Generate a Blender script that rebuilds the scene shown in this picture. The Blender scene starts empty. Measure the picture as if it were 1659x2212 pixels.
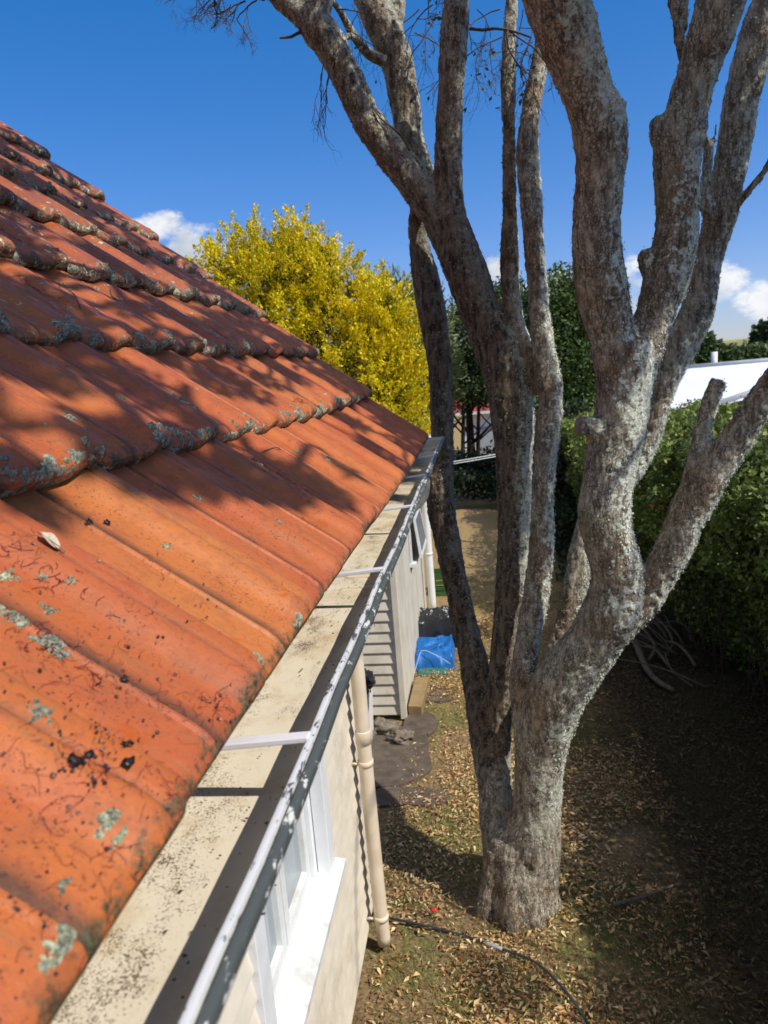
import bpy, math, random
import numpy as np
from mathutils import Vector, Matrix

C = bpy.context.scene.collection
rng = np.random.default_rng(7)
random.seed(7)

# ------------------------------------------------------------------ camera
SW, SH, SF = 1659., 2212., 1534.          # survey frame: width, height, focal length
CAM = np.array([0, 0, 2.95])
_n = np.array([8165*math.sin(.08), 8165*math.cos(.08), SF]); _n /= np.linalg.norm(_n)
_v = np.array([1017-SW/2, 808-SH/2, SF]); _v /= np.linalg.norm(_v)
_v -= _n*(_v@_n); _v /= np.linalg.norm(_v)
MC = np.stack([np.cross(_v, -_n), _v, -_n], 1)     # camera (x right, y down, z forward) = MC @ world
def ray(u, v): return MC.T@np.array([(u-SW/2)/SF, (v-SH/2)/SF, 1.])
def atY(u, v, Y): d = ray(u, v); return CAM+d*Y/d[1]
def atZ(u, v, Z=0.): d = ray(u, v); return CAM+d*(Z-CAM[2])/d[2]
def proj(P):
    q = (np.atleast_2d(P)-CAM)@MC.T
    return SW/2+SF*q[:, 0]/q[:, 2], SH/2+SF*q[:, 1]/q[:, 2], q[:, 2]

cd = bpy.data.cameras.new('camera'); cam = bpy.data.objects.new('camera', cd); C.objects.link(cam)
R = np.stack([MC[0], -MC[1], -MC[2]], 1)
cam.matrix_world = Matrix([list(R[i])+[CAM[i]] for i in range(3)]+[[0, 0, 0, 1]])
cd.sensor_fit = 'VERTICAL'; cd.sensor_height = 36; cd.sensor_width = 27; cd.lens = SF/SH*36
cd.clip_start = .02; cd.clip_end = 2000
cd.dof.use_dof = True; cd.dof.focus_distance = 1.5; cd.dof.aperture_fstop = 8.0
bpy.context.scene.camera = cam

# ------------------------------------------------------------------ node helpers
class NT:
    def __init__(s, name):
        s.m = bpy.data.materials.new(name); s.m.use_nodes = True
        s.t = s.m.node_tree; s.b = s.t.nodes['Principled BSDF']
    def n(s, typ, ins=None, **kw):
        nd = s.t.nodes.new(typ)
        for k, v in kw.items(): setattr(nd, k, v)
        for k, v in (ins or {}).items():
            if isinstance(v, bpy.types.NodeSocket): s.t.links.new(v, nd.inputs[k])
            else:
                if isinstance(v, tuple) and len(v) == 3 and nd.inputs[k].type == 'RGBA': v = v+(1,)
                nd.inputs[k].default_value = v
        return nd
    def pos(s, scale=(1, 1, 1)):
        g = s.n('ShaderNodeNewGeometry')
        return s.n('ShaderNodeMapping', {0: g.outputs['Position'], 'Scale': scale}).outputs[0]
    def noise(s, vec, sc, det=4, rough=.6, dist=0):
        return s.n('ShaderNodeTexNoise', {'Vector': vec, 'Scale': sc, 'Detail': det, 'Roughness': rough, 'Distortion': dist}).outputs[0]
    def vor(s, vec, sc, feat='F1', out=0):
        return s.n('ShaderNodeTexVoronoi', {'Vector': vec, 'Scale': sc}, feature=feat).outputs[out]
    def mr(s, v, a, b, c=0., d=1., sm=True):
        return s.n('ShaderNodeMapRange', {0: v, 1: a, 2: b, 3: c, 4: d}, interpolation_type='SMOOTHSTEP' if sm else 'LINEAR').outputs[0]
    def mix(s, f, a, b):
        nd = s.n('ShaderNodeMixRGB'); 
        for k, v in zip((0, 1, 2), (f, a, b)):
            if isinstance(v, bpy.types.NodeSocket): s.t.links.new(v, nd.inputs[k])
            else: nd.inputs[k].default_value = (tuple(v)+(1,) if isinstance(v, tuple) else v)
        return nd.outputs[0]
    def math(s, op, a, b=0.):
        nd = s.n('ShaderNodeMath', operation=op)
        for k, v in ((0, a), (1, b)):
            if isinstance(v, bpy.types.NodeSocket): s.t.links.new(v, nd.inputs[k])
            else: nd.inputs[k].default_value = v
        return nd.outputs[0]
    def attr(s, name): return s.n('ShaderNodeAttribute', attribute_name=name)
    def out(s, col, rough=.7, spec=.3, bump=None, bs=.5, bd=.01):
        for k, v in (('Base Color', col), ('Roughness', rough), ('Specular IOR Level', spec)):
            if isinstance(v, bpy.types.NodeSocket): s.t.links.new(v, s.b.inputs[k])
            else: s.b.inputs[k].default_value = tuple(v)+(1,) if isinstance(v, tuple) else v
        if bump is not None:
            bn = s.n('ShaderNodeBump', {'Strength': bs, 'Distance': bd, 'Height': bump})
            s.t.links.new(bn.outputs[0], s.b.inputs['Normal'])
        return s.m

# ------------------------------------------------------------------ sky, sun, exposure
SUN = np.array([.84, -.43, 1.02]); SUN /= np.linalg.norm(SUN)
el = math.asin(SUN[2]); az = math.atan2(SUN[0], SUN[1])
w = bpy.data.worlds.new('World'); bpy.context.scene.world = w; w.use_nodes = True
wt = NT.__new__(NT); wt.t = w.node_tree
bg = w.node_tree.nodes['Background']
sky = wt.n('ShaderNodeTexSky', sky_type='NISHITA', sun_disc=False, sun_elevation=el, sun_rotation=az,
           altitude=50, air_density=1.0, dust_density=.15, ozone_density=3.0)
hs = wt.n('ShaderNodeHueSaturation', {'Saturation': 1.42, 'Color': sky.outputs[0]})
hs = wt.n('ShaderNodeGamma', {0: hs.outputs[0], 1: .72})
hs = wt.n('ShaderNodeMixRGB', {0: 1., 1: hs.outputs[0], 2: (1.02, 1.08, 1.56, 1)}, blend_type='MULTIPLY')
geo = wt.n('ShaderNodeTexCoord'); D = geo.outputs['Generated']
dn = wt.n('ShaderNodeTexNoise', {'Vector': wt.n('ShaderNodeMapping', {0: D, 'Scale': (1, 1, 1.7)}).outputs[0], 'Scale': 9., 'Detail': 9., 'Roughness': .62}).outputs[0]
acc = None
for (u, v, sx, sz, a) in [(400, 560, .085, .045, 1.0), (330, 500, .05, .03, .9), (215, 300, .012, .05, .30), (1062, 585, .022, .020, .85), (1225, 600, .03, .020, .8),
                          (1370, 600, .03, .045, .9), (1535, 625, .055, .045, .95), (1640, 655, .07, .030, 1.0), (1430, 650, .07, .035, .85),
                          (905, 600, .03, .012, .7), (1240, 760, .3, .030, .8), (1500, 740, .5, .012, .5), (1650, 270, .012, .03, .35), (800, 565, .012, .02, .35), (500, 700, .4, .05, .8)]:
    d = ray(u, v); d /= np.linalg.norm(d)
    df = wt.n('ShaderNodeVectorMath', {0: D, 1: tuple(d)}, operation='SUBTRACT').outputs[0]
    dm = wt.n('ShaderNodeVectorMath', {0: df, 1: (1/sx, 1/sx, 1/sz)}, operation='MULTIPLY').outputs[0]
    ln = wt.n('ShaderNodeVectorMath', {0: dm}, operation='LENGTH').outputs['Value']
    g = wt.mr(ln, 0., 1.5, a, 0.)
    acc = g if acc is None else wt.math('MAXIMUM', acc, g)
for dv, sx, sz, a in (((-.35, -.85, .40), .75, .42, .92), ((-.9, .05, .40), .42, .26, .85), ((.55, -.75, .16), .6, .2, .85), ((-.2, -.35, .92), .38, .3, .8), ((.12, -.02, 1.), .50, .40, 1.15), ((.5, .25, .85), .3, .25, .95)):  # unseen clouds added behind and overhead to fill the shadows
    dv = np.array(dv)/np.linalg.norm(dv)
    df = wt.n('ShaderNodeVectorMath', {0: D, 1: tuple(dv)}, operation='SUBTRACT').outputs[0]
    ln = wt.n('ShaderNodeVectorMath', {0: wt.n('ShaderNodeVectorMath', {0: df, 1: (1/sx, 1/sx, 1/sz)}, operation='MULTIPLY').outputs[0]}, operation='LENGTH').outputs['Value']
    acc = wt.math('MAXIMUM', acc, wt.mr(ln, 0., 1.5, a*1.15, 0.))
cl = wt.mr(wt.math('ADD', wt.math('MULTIPLY', acc, .5), wt.math('MULTIPLY', dn, 1.35)), .93, 1.12)
cs = wt.n('ShaderNodeTexNoise', {'Vector': D, 'Scale': 16., 'Detail': 6.}).outputs[0]
ccol = wt.mix(wt.mr(cs, .35, .65), (3.6, 4.0, 4.7), (6.5, 6.6, 6.8))
zen = wt.n('ShaderNodeSeparateXYZ', {0: D}).outputs[2]
ccol = wt.mix(wt.mr(zen, .45, .75), ccol, (10.0, 9.7, 9.3))  # high out-of-view clouds brightened as extra fill
fin = wt.mix(cl, hs.outputs[0], ccol)
w.node_tree.links.new(fin, bg.inputs[0]); bg.inputs[1].default_value = .145

sl = bpy.data.lights.new('sun', 'SUN'); sl.energy = 4.8; sl.angle = math.radians(.53); sl.color = (1, .95, .87)
so = bpy.data.objects.new('sun', sl); C.objects.link(so)
so.rotation_euler = Vector(tuple(SUN)).to_track_quat('Z', 'Y').to_euler(); so.location = (6, -4, 9)
vs = bpy.context.scene.view_settings; vs.view_transform = 'Standard'; vs.look = 'None'; vs.exposure = .0; vs.gamma = 1

# ------------------------------------------------------------------ mesh helpers
def hash3(i, j, k, s):
    h = (i*374761393 + j*668265263 + k*2147483647 + s*1274126177) & 0xffffffff
    h = ((h ^ (h >> 13))*1274126177) & 0xffffffff
    return ((h ^ (h >> 16)) & 0xffff)/65535.
def vnoise(P, s=0):
    P = np.asarray(P, float); I = np.floor(P).astype(np.int64); f = P-I; f = f*f*(3-2*f)
    r = 0
    for a in (0, 1):
        for b in (0, 1):
            for c in (0, 1):
                wgt = (f[..., 0] if a else 1-f[..., 0])*(f[..., 1] if b else 1-f[..., 1])*(f[..., 2] if c else 1-f[..., 2])
                r = r+wgt*hash3(I[..., 0]+a, I[..., 1]+b, I[..., 2]+c, s)
    return r
def fbm(P, o=4, s=0):
    r = 0; a = .5
    for k in range(o): r = r+a*(vnoise(P*2**k+k*7.3, s+k)-.5); a *= .5
    return r

class MB:
    def __init__(s): s.V = []; s.F = []; s.Cc = []; s.nv = 0
    def add(s, V, F, col=None):
        V = np.asarray(V, float).reshape(-1, 3); s.V.append(V)
        s.F += [tuple(int(i)+s.nv for i in f) for f in F]; s.nv += len(V)
        if col is not None: s.Cc.append(np.tile(np.asarray(col, float), (len(V), 1)) if np.ndim(col) == 1 else col)
        return s
    def box(s, lo, hi, col=None, rz=0, jit=0):
        lo = np.array(lo, float); hi = np.array(hi, float)
        V = np.array([[x, y, z] for z in (0, 1) for y in (0, 1) for x in (0, 1)], float)
        V = lo+V*(hi-lo)
        if rz:
            c = (lo+hi)/2; q = V-c; V = np.stack([q[:, 0]*math.cos(rz)-q[:, 1]*math.sin(rz), q[:, 0]*math.sin(rz)+q[:, 1]*math.cos(rz), q[:, 2]], 1)+c
        if jit: V = V+rng.normal(0, jit, V.shape)
        return s.add(V, [(0, 2, 3, 1), (4, 5, 7, 6), (0, 1, 5, 4), (2, 6, 7, 3), (0, 4, 6, 2), (1, 3, 7, 5)], col)
    def tube(s, P, R, n=8, col=None, cap=True):
        P = np.asarray(P, float); R = np.broadcast_to(np.asarray(R, float), (len(P),))
        T = np.gradient(P, axis=0); T /= np.linalg.norm(T, axis=1)[:, None]+1e-9
        ref = np.array([0, 0, 1.]) if abs(T[0, 2]) < .9 else np.array([1., 0, 0])
        N = np.cross(T[0], ref); N /= np.linalg.norm(N); V = []
        for p, t, r in zip(P, T, R):
            N = N-t*(N@t); N /= np.linalg.norm(N)+1e-9; B = np.cross(t, N)
            a = np.arange(n)*2*math.pi/n
            V.append(p+r*(np.cos(a)[:, None]*N+np.sin(a)[:, None]*B))
        m = len(P); F = [(i*n+k, i*n+(k+1) % n, (i+1)*n+(k+1) % n, (i+1)*n+k) for i in range(m-1) for k in range(n)]
        if cap: F += [tuple(range(n))[::-1], tuple((m-1)*n+k for k in range(n))]
        return s.add(np.concatenate(V), F, col)
    def prism(s, prof, p0, p1, axis, col=None):
        """closed 2-D profile extruded along axis 'x' or 'y' from p0 to p1"""
        V = []
        for e in (p0, p1):
            for a, z in prof: V.append((e, a, z) if axis == 'x' else (a, e, z))
        n = len(prof); F = [(k, (k+1) % n, n+(k+1) % n, n+k) for k in range(n)]
        F += [tuple(range(n))[::-1], tuple(range(n, 2*n))]
        return s.add(V, F, col)
    def lathe(s, prof, c, n=20, col=None):
        V = []; a = np.arange(n)*2*math.pi/n
        for r, z in prof: V.append(np.stack([c[0]+r*np.cos(a), c[1]+r*np.sin(a), np.full(n, c[2]+z)], 1))
        m = len(prof); F = [(i*n+k, i*n+(k+1) % n, (i+1)*n+(k+1) % n, (i+1)*n+k) for i in range(m-1) for k in range(n)]
        F += [tuple(range(n))[::-1], tuple((m-1)*n+k for k in range(n))]
        return s.add(np.concatenate(V), F, col)
    def build(s, name, mat, parent=None, smooth=False, bevel=0):
        return make(name, np.concatenate(s.V), s.F, mat, parent, smooth, np.concatenate(s.Cc) if s.Cc else None, bevel)

def make(name, V, F, mat, parent=None, smooth=False, col=None, bevel=0):
    me = bpy.data.meshes.new(name)
    if isinstance(F, np.ndarray):
        k = F.shape[1]; me.vertices.add(len(V)); me.vertices.foreach_set('co', np.asarray(V, np.float32).ravel())
        me.loops.add(F.size); me.loops.foreach_set('vertex_index', F.astype(np.int32).ravel())
        me.polygons.add(len(F)); me.polygons.foreach_set('loop_start', np.arange(0, F.size, k, dtype=np.int32))
        me.update(calc_edges=True)
    else:
        me.from_pydata([tuple(v) for v in V], [], F)
    if col is not None:
        a = me.color_attributes.new('Col', 'FLOAT_COLOR', 'POINT')
        cc = np.ones((len(V), 4), np.float32); cc[:, :col.shape[1]] = col; a.data.foreach_set('color', cc.ravel())
    me.validate(); me.update()
    if smooth: me.polygons.foreach_set('use_smooth', np.ones(len(me.polygons), bool))
    if mat: me.materials.append(mat)
    o = bpy.data.objects.new(name, me); C.objects.link(o)
    if parent:
        o.parent = parent; o.matrix_parent_inverse = Matrix.Translation(-parent.location)
    if bevel:
        b = o.modifiers.new('bevel', 'BEVEL'); b.width = bevel; b.segments = 2; b.limit_method = 'ANGLE'
    return o
def tag(o, label=None, cat=None, group=None, kind=None):
    for k, v in (('label', label), ('category', cat), ('group', group), ('kind', kind)):
        if v: o[k] = v
    return o
def thing(name, label, cat, loc=(0, 0, 0), group=None):
    o = bpy.data.objects.new(name, None); C.objects.link(o); o.location = tuple(float(x) for x in loc)
    o.empty_display_size = .1
    return tag(o, label, cat, group)
def spline(P, m=6):
    P = np.asarray(P, float); Q = np.vstack([2*P[0]-P[1], P, 2*P[-1]-P[-2]]); out = []
    for i in range(1, len(Q)-2):
        for t in np.arange(m)/m:
            a, b, c, d = Q[i-1:i+3]
            out.append(.5*((2*b)+(-a+c)*t+(2*a-5*b+4*c-d)*t*t+(-a+3*b-3*c+d)*t**3))
    out.append(Q[-2]); return np.array(out)
def leaves(Pc, size, aspect=.45, up=.0, colA=(.05, .09, .02), colB=(.12, .17, .04), r=None, dirs=None, fold=.25):
    """many small folded leaves (two quads... as rhombs) at centres Pc"""
    r = r or rng; n = len(Pc)
    d = r.normal(size=(n, 3)) if dirs is None else dirs+r.normal(0, .45, (n, 3)); d /= np.linalg.norm(d, axis=1)[:, None]
    q = r.normal(size=(n, 3)); q[:, 2] += up; e = np.cross(d, q); e /= np.linalg.norm(e, axis=1)[:, None]+1e-9
    nn = np.cross(d, e)
    s = (np.asarray(size)*r.uniform(.65, 1.3, n))[:, None]
    V = np.stack([Pc-d*s*.5, Pc+e*s*aspect*.5-nn*s*fold*.3, Pc+d*s*.5, Pc-e*s*aspect*.5+nn*s*fold*.3], 1)
    t = r.random((n, 1)); col = np.array(colA)*(1-t)+np.array(colB)*t
    col = col*r.uniform(.8, 1.2, (n, 1))
    return V.reshape(-1, 3), np.arange(4*n).reshape(n, 4), np.repeat(col, 4, 0)

# ------------------------------------------------------------------ materials
def m_leaf(name, trans=.25, rough=.5):
    k = NT(name); a = k.attr('Col').outputs[0]
    k.out(a, rough, .3)
    tr = k.n('ShaderNodeBsdfTranslucent', {0: a}); mx = k.n('ShaderNodeMixShader', {0: trans})
    k.t.links.new(k.b.outputs[0], mx.inputs[1]); k.t.links.new(tr.outputs[0], mx.inputs[2])
    k.t.links.new(mx.outputs[0], k.t.nodes['Material Output'].inputs[0]); return k.m
M_LEAF = m_leaf('foliage'); M_LITTER = m_leaf('dry_leaf', .1, .7)
def m_plain(name, col, rough=.6, spec=.3, var=.12, sc=30, bs=.2, bd=.002, dirt=None):
    k = NT(name); p = k.pos(); nz = k.noise(p, sc, 5)
    c = k.mix(k.mr(nz, .3, .7), tuple(x*(1-var) for x in col), tuple(min(1, x*(1+var)) for x in col))
    if dirt:
        c = k.mix(k.math('MULTIPLY', k.mr(k.noise(p, sc*.35, 8, .7), .5, .68), dirt[1]), c, dirt[0])
    return k.out(c, rough, spec, nz, bs, bd)
def m_tile():
    k = NT('terracotta'); p = k.pos(); t = k.attr('Col').outputs[0]; sp = k.n('ShaderNodeSeparateColor', {0: t})
    tid, lip, joint = sp.outputs[0], sp.outputs[1], sp.outputs[2]
    big = k.noise(p, 4.5, 5, .6); mid = k.noise(p, 19, 6, .68, .6); fine = k.noise(p, 150, 5, .75); grit = k.noise(p, 520, 3, .7)
    c = k.mix(k.mr(big, .38, .62), (.48, .130, .028), (.44, .098, .027))
    c = k.mix(k.mr(tid, .6, 1., 0., .55), c, (.37, .085, .030))
    c = k.mix(k.mr(tid, .0, .3, .5, 0.), c, (.50, .175, .040))
    c = k.mix(k.mr(mid, .46, .70, 0., .62), c, (.30, .078, .028))
    c = k.mix(k.mr(mid, .25, .42, .45, 0.), c, (.56, .215, .075))
    c = k.mix(k.mr(fine, .52, .66, 0., .45), c, (.20, .055, .022))
    c = k.mix(k.mr(grit, .60, .72, 0., .35), c, (.60, .30, .15))
    # deposits washed down the slope
    st = k.noise(k.pos((8, 60, 8)), 1., 6, .65)
    c = k.mix(k.mr(st, .52, .72, 0., .60), c, (.27, .125, .052))
    # wet rust-orange patches and the dark crumbs in them
    wet = k.mr(k.noise(p, 10, 5, .7, .8), .60, .66)
    c = k.mix(k.math('MULTIPLY', wet, .65), c, (.43, .088, .008))
    wv = k.n('ShaderNodeVectorMath', {0: k.n('ShaderNodeTexNoise', {'Vector': p, 'Scale': 140., 'Detail': 3.}).outputs[1], 3: .012}, operation='SCALE').outputs[0]
    pd_ = k.n('ShaderNodeVectorMath', {0: p, 1: wv}, operation='ADD').outputs[0]
    for sc, lo, hi in ((85., .12, .16), (190., .17, .23)):
        v = k.n('ShaderNodeTexVoronoi', {'Vector': pd_, 'Scale': sc}).outputs[0]
        c = k.mix(k.math('MULTIPLY', k.math('MULTIPLY', k.mr(v, lo, hi, 1., 0.), k.mr(k.noise(p, 9, 4, .7), .47, .57)), .85), c, (.050, .022, .014))
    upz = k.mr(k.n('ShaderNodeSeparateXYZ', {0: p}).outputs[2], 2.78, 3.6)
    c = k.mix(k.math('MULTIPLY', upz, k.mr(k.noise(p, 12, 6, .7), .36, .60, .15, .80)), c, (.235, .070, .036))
    # packed dirt in the side joints, moss and soot on the noses
    c = k.mix(k.math('MULTIPLY', joint, k.mr(mid, .25, .6, .45, 1.)), c, (.075, .032, .018))
    mo = k.noise(p, 40, 7, .75); m2 = k.noise(p, 7, 4)
    gl = k.math('MULTIPLY', k.mr(k.math('ADD', k.math('ADD', mo, k.math('MULTIPLY', lip, .34)), k.math('MULTIPLY', m2, .30)), .78, .94), k.mr(lip, .05, .5))
    c = k.mix(k.math('MULTIPLY', gl, .92), c, k.mix(k.mr(fine, .4, .6), (.030, .026, .012), (.105, .10, .045)))
    # crustose lichen flecks
    lz = k.n('ShaderNodeTexNoise', {'Vector': p, 'Scale': 30., 'Detail': 10., 'Roughness': .76, 'Distortion': .5}).outputs[0]
    up = k.mr(k.n('ShaderNodeSeparateXYZ', {0: p}).outputs[2], 2.7, 3.4, 0., .105)
    lm = k.mr(k.math('ADD', k.math('ADD', lz, up), k.math('MULTIPLY', lip, .085)), .685, .71)
    lc = k.mix(k.mr(k.noise(p, 75, 5, .7), .38, .62), (.26, .27, .20), (.60, .62, .46))
    c = k.mix(lm, c, lc)
    rg = k.mix(lm, k.mix(wet, k.mr(mid, .3, .7, .40, .62), (.28, .28, .28)), (.95, .95, .95))
    h = k.math('ADD', k.math('ADD', k.math('MULTIPLY', fine, .55), k.math('MULTIPLY', grit, .18)), k.math('ADD', k.math('MULTIPLY', mid, .9), k.math('MULTIPLY', lm, .9)))
    return k.out(c, rg, .40, h, .55, .0035)
M_TILE = m_tile()
def m_lichen(name, a, b):
    k = NT(name); p = k.pos(); nz = k.noise(p, 180, 5, .7); cc = k.attr('Col').outputs[0]
    sp = k.n('ShaderNodeSeparateColor', {0: cc}).outputs[0]
    c = k.mix(sp, a, b); c = k.mix(k.math('MULTIPLY', k.mr(nz, .40, .58, 1., 0.), .8), c, tuple(x*.35 for x in a))
    return k.out(c, .95, .1, nz, .9, .004)
M_LICH = m_lichen('lichen_crust', (.37, .38, .30), (.62, .66, .42))
def m_bark():
    k = NT('bark'); p = k.pos((1, 1, .28)); q = k.pos()
    f = k.noise(p, 38, 8, .68); wv = k.n('ShaderNodeVectorMath', {0: k.n('ShaderNodeTexNoise', {'Vector': q, 'Scale': 30., 'Detail': 3.}).outputs[1], 3: .030}, operation='SCALE').outputs[0]
    cr = k.vor(k.n('ShaderNodeVectorMath', {0: k.pos((1, 1, .55)), 1: wv}, operation='ADD').outputs[0], 74, 'DISTANCE_TO_EDGE')
    c = k.mix(k.mr(f, .36, .62), (.155, .128, .095), (.53, .475, .37))
    c = k.mix(k.mr(k.noise(q, 3.2, 4), .42, .62), c, k.mix(k.mr(f, .3, .7), (.12, .080, .050), (.43, .325, .225)))
    c = k.mix(k.math('MULTIPLY', k.mr(cr, .0, .20, .72, 0.), k.mr(k.noise(q, 9, 4), .34, .56)), c, (.045, .033, .024))
    c = k.mix(k.mr(k.noise(p, 90, 4, .7), .50, .64, 0., .35), c, (.06, .045, .035))
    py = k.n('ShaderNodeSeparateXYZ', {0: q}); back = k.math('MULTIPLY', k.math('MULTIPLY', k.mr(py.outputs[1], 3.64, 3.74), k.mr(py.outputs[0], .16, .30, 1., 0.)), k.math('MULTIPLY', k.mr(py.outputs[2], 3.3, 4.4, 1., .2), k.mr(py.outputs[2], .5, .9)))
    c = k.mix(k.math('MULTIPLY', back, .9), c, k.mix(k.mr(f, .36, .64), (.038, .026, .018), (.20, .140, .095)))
    # pale lichen, denser on the right-hand side
    nrm = k.n('ShaderNodeNewGeometry').outputs['Normal']; nx = k.n('ShaderNodeSeparateXYZ', {0: nrm}).outputs[0]
    zz = k.n('ShaderNodeSeparateXYZ', {0: q}).outputs[2]
    lz = k.noise(q, 30, 8, .72); lb = k.noise(q, 2.6, 4)
    thr = k.math('ADD', k.math('ADD', lz, k.math('MULTIPLY', nx, .15)), k.math('MULTIPLY', k.math('SUBTRACT', lb, .5), .55))
    low = k.math('MULTIPLY', k.mr(zz, .2, 1.0, 0., 1.), k.mr(zz, 2.8, 4.5, 1., .55))
    lm = k.math('MULTIPLY', k.math('MULTIPLY', k.mr(thr, .54, .63), low), k.mr(back, 0., 1., 1., .22))
    lc = k.mix(k.mr(k.noise(q, 70, 4), .4, .6), (.50, .51, .41), (.76, .78, .66))
    c = k.mix(lm, c, lc)
    gm = k.mr(k.noise(q, 7, 5), .58, .70); c = k.mix(k.math('MULTIPLY', gm, .35), c, (.13, .15, .07))
    h = k.math('ADD', k.math('ADD', k.math('MULTIPLY', f, 1.1), k.mr(cr, 0, .12, 0., .45)), k.math('MULTIPLY', lm, k.noise(q, 110, 3)))
    return k.out(c, .92, .15, h, .6, .010)
M_BARK = m_bark()
M_TWIG = m_plain('twig_bark', (.12, .095, .075), .9, .1, .3, 60)
M_DARKBARK = m_plain('dark_bark', (.05, .038, .028), .9, .1, .3, 20)
def m_gutter():
    k = NT('gutter_enamel'); p = k.pos(); s = k.n('ShaderNodeSeparateXYZ', {0: p}); 
    c = k.mix(k.mr(k.noise(p, 9, 6, .7), .42, .66), (.74, .655, .50), (.60, .48, .30))
    grit = k.noise(p, 420, 5, .8); drift = k.noise(k.pos((1, .6, 1)), 13, 6, .72)
    edge = k.mr(s.outputs[0], -.300, -.225, .06, -.05)
    m = k.mr(k.math('ADD', k.math('ADD', k.math('MULTIPLY', drift, .62), k.math('MULTIPLY', grit, .80)), edge), .83, .865)
    c = k.mix(m, c, k.mix(k.mr(grit, .4, .6), (.055, .028, .014), (.20, .11, .05)))
    return k.out(c, .55, .35, k.math('MULTIPLY', m, grit), .6, .003)
M_GUT = m_gutter()
def m_worn(name, base, chip, lo, hi, sc=55, st=(1, .35, 1), rough=.4):
    k = NT(name); nz = k.noise(k.pos(st), sc, 6, .7); b2 = k.noise(k.pos(), 6, 3)
    m = k.mr(k.math('ADD', nz, k.math('MULTIPLY', k.math('SUBTRACT', b2, .5), .25)), lo, hi)
    return k.out(k.mix(m, base, chip), rough, .45, m, .4, .001)
M_BEAD = m_worn('worn_grey_paint', (.070, .077, .070), (.60, .60, .54), .555, .59, 85, (1, .45, 1))
M_LIPW = m_worn('chipped_white_lip', (.66, .66, .65), (.085, .085, .08), .545, .57, 95, (1, .3, 1))
M_STRAP = m_worn('strap_paint', (.72, .68, .66), (.25, .17, .11), .62, .70, 60, (1, 1, 1))
M_BOARD = m_plain('cream_weatherboard', (.70, .635, .515), .55, .3, .07, 7, .15, .002, ((.42, .34, .24), .5))
M_WHITE = m_plain('white_paint', (.70, .71, .69), .45, .35, .05, 22, .15, .001, ((.42, .38, .31), .45))
M_WHITE2 = m_plain('old_white_paint', (.74, .75, .75), .5, .3, .06, 9, .1, .001, ((.5, .46, .4), .35))
M_PIPE = m_plain('cream_pipe', (.72, .61, .46), .42, .4, .06, 7, .1, .001, ((.50, .38, .24), .35))
M_PIPEW = m_plain('white_pipe', (.80, .80, .78), .45, .3, .04, 9)
M_CLAD = m_plain('plain_cladding', (.62, .59, .51), .6, .25, .08, 4, .25, .004, ((.42, .37, .28), .5))
M_DARKSTRIP = m_plain('dark_strip', (.10, .10, .09), .6, .3, .2, 30)
M_BRICK = m_plain('footing', (.30, .20, .15), .9, .1, .2, 20, .5, .005)
M_CONC = m_plain('old_concrete', (.115, .090, .070), .95, .1, .25, 12, .6, .01, ((.09, .07, .055), .8))
M_ROCK = m_plain('rubble', (.20, .165, .125), .95, .1, .3, 25, .8, .02, ((.12, .10, .07), .7))
M_TIMBER = m_plain('treated_timber', (.27, .19, .095), .8, .15, .12, 14)
gk = NT('window_glass'); gk.out((.30, .34, .36), .06, .6); M_GLASS = gk.m
M_TARP = m_plain('blue_tarpaulin', (.010, .13, .42), .38, .5, .2, 10, .4, .006)
M_TEAL = m_plain('teal_cloth', (.05, .15, .13), .8, .2, .2, 10, .4, .006)
M_BLACKP = m_plain('black_plastic', (.018, .018, .020), .28, .6, .2, 12, .8, .02)
M_CRATE = m_plain('green_plastic', (.05, .13, .03), .45, .4, .1, 12)
M_HOSE = m_plain('black_hose', (.035, .037, .04), .45, .4, .2, 30)
M_RED = m_plain('red_plastic', (.60, .04, .025), .4, .5, .1, 30)
M_STAMEN = m_plain('red_stamen', (.14, .012, .025), .7, .2, .4, 30)
M_FLAKE = m_plain('black_leaf_flake', (.028, .016, .014), .38, .5, .4, 80, .6, .002)
M_NROOF = m_plain('white_steel_roof', (.82, .83, .85), .45, .3, .03, 2)
M_GREY = m_plain('grey_steel', (.34, .36, .38), .5, .4, .1, 5)
M_REDROOF = m_plain('dull_red_roof', (.32, .06, .05), .6, .3, .1, 5)
M_FASCIA = m_plain('fascia_paint', (.60, .56, .48), .6, .3, .08, 12)

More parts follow.
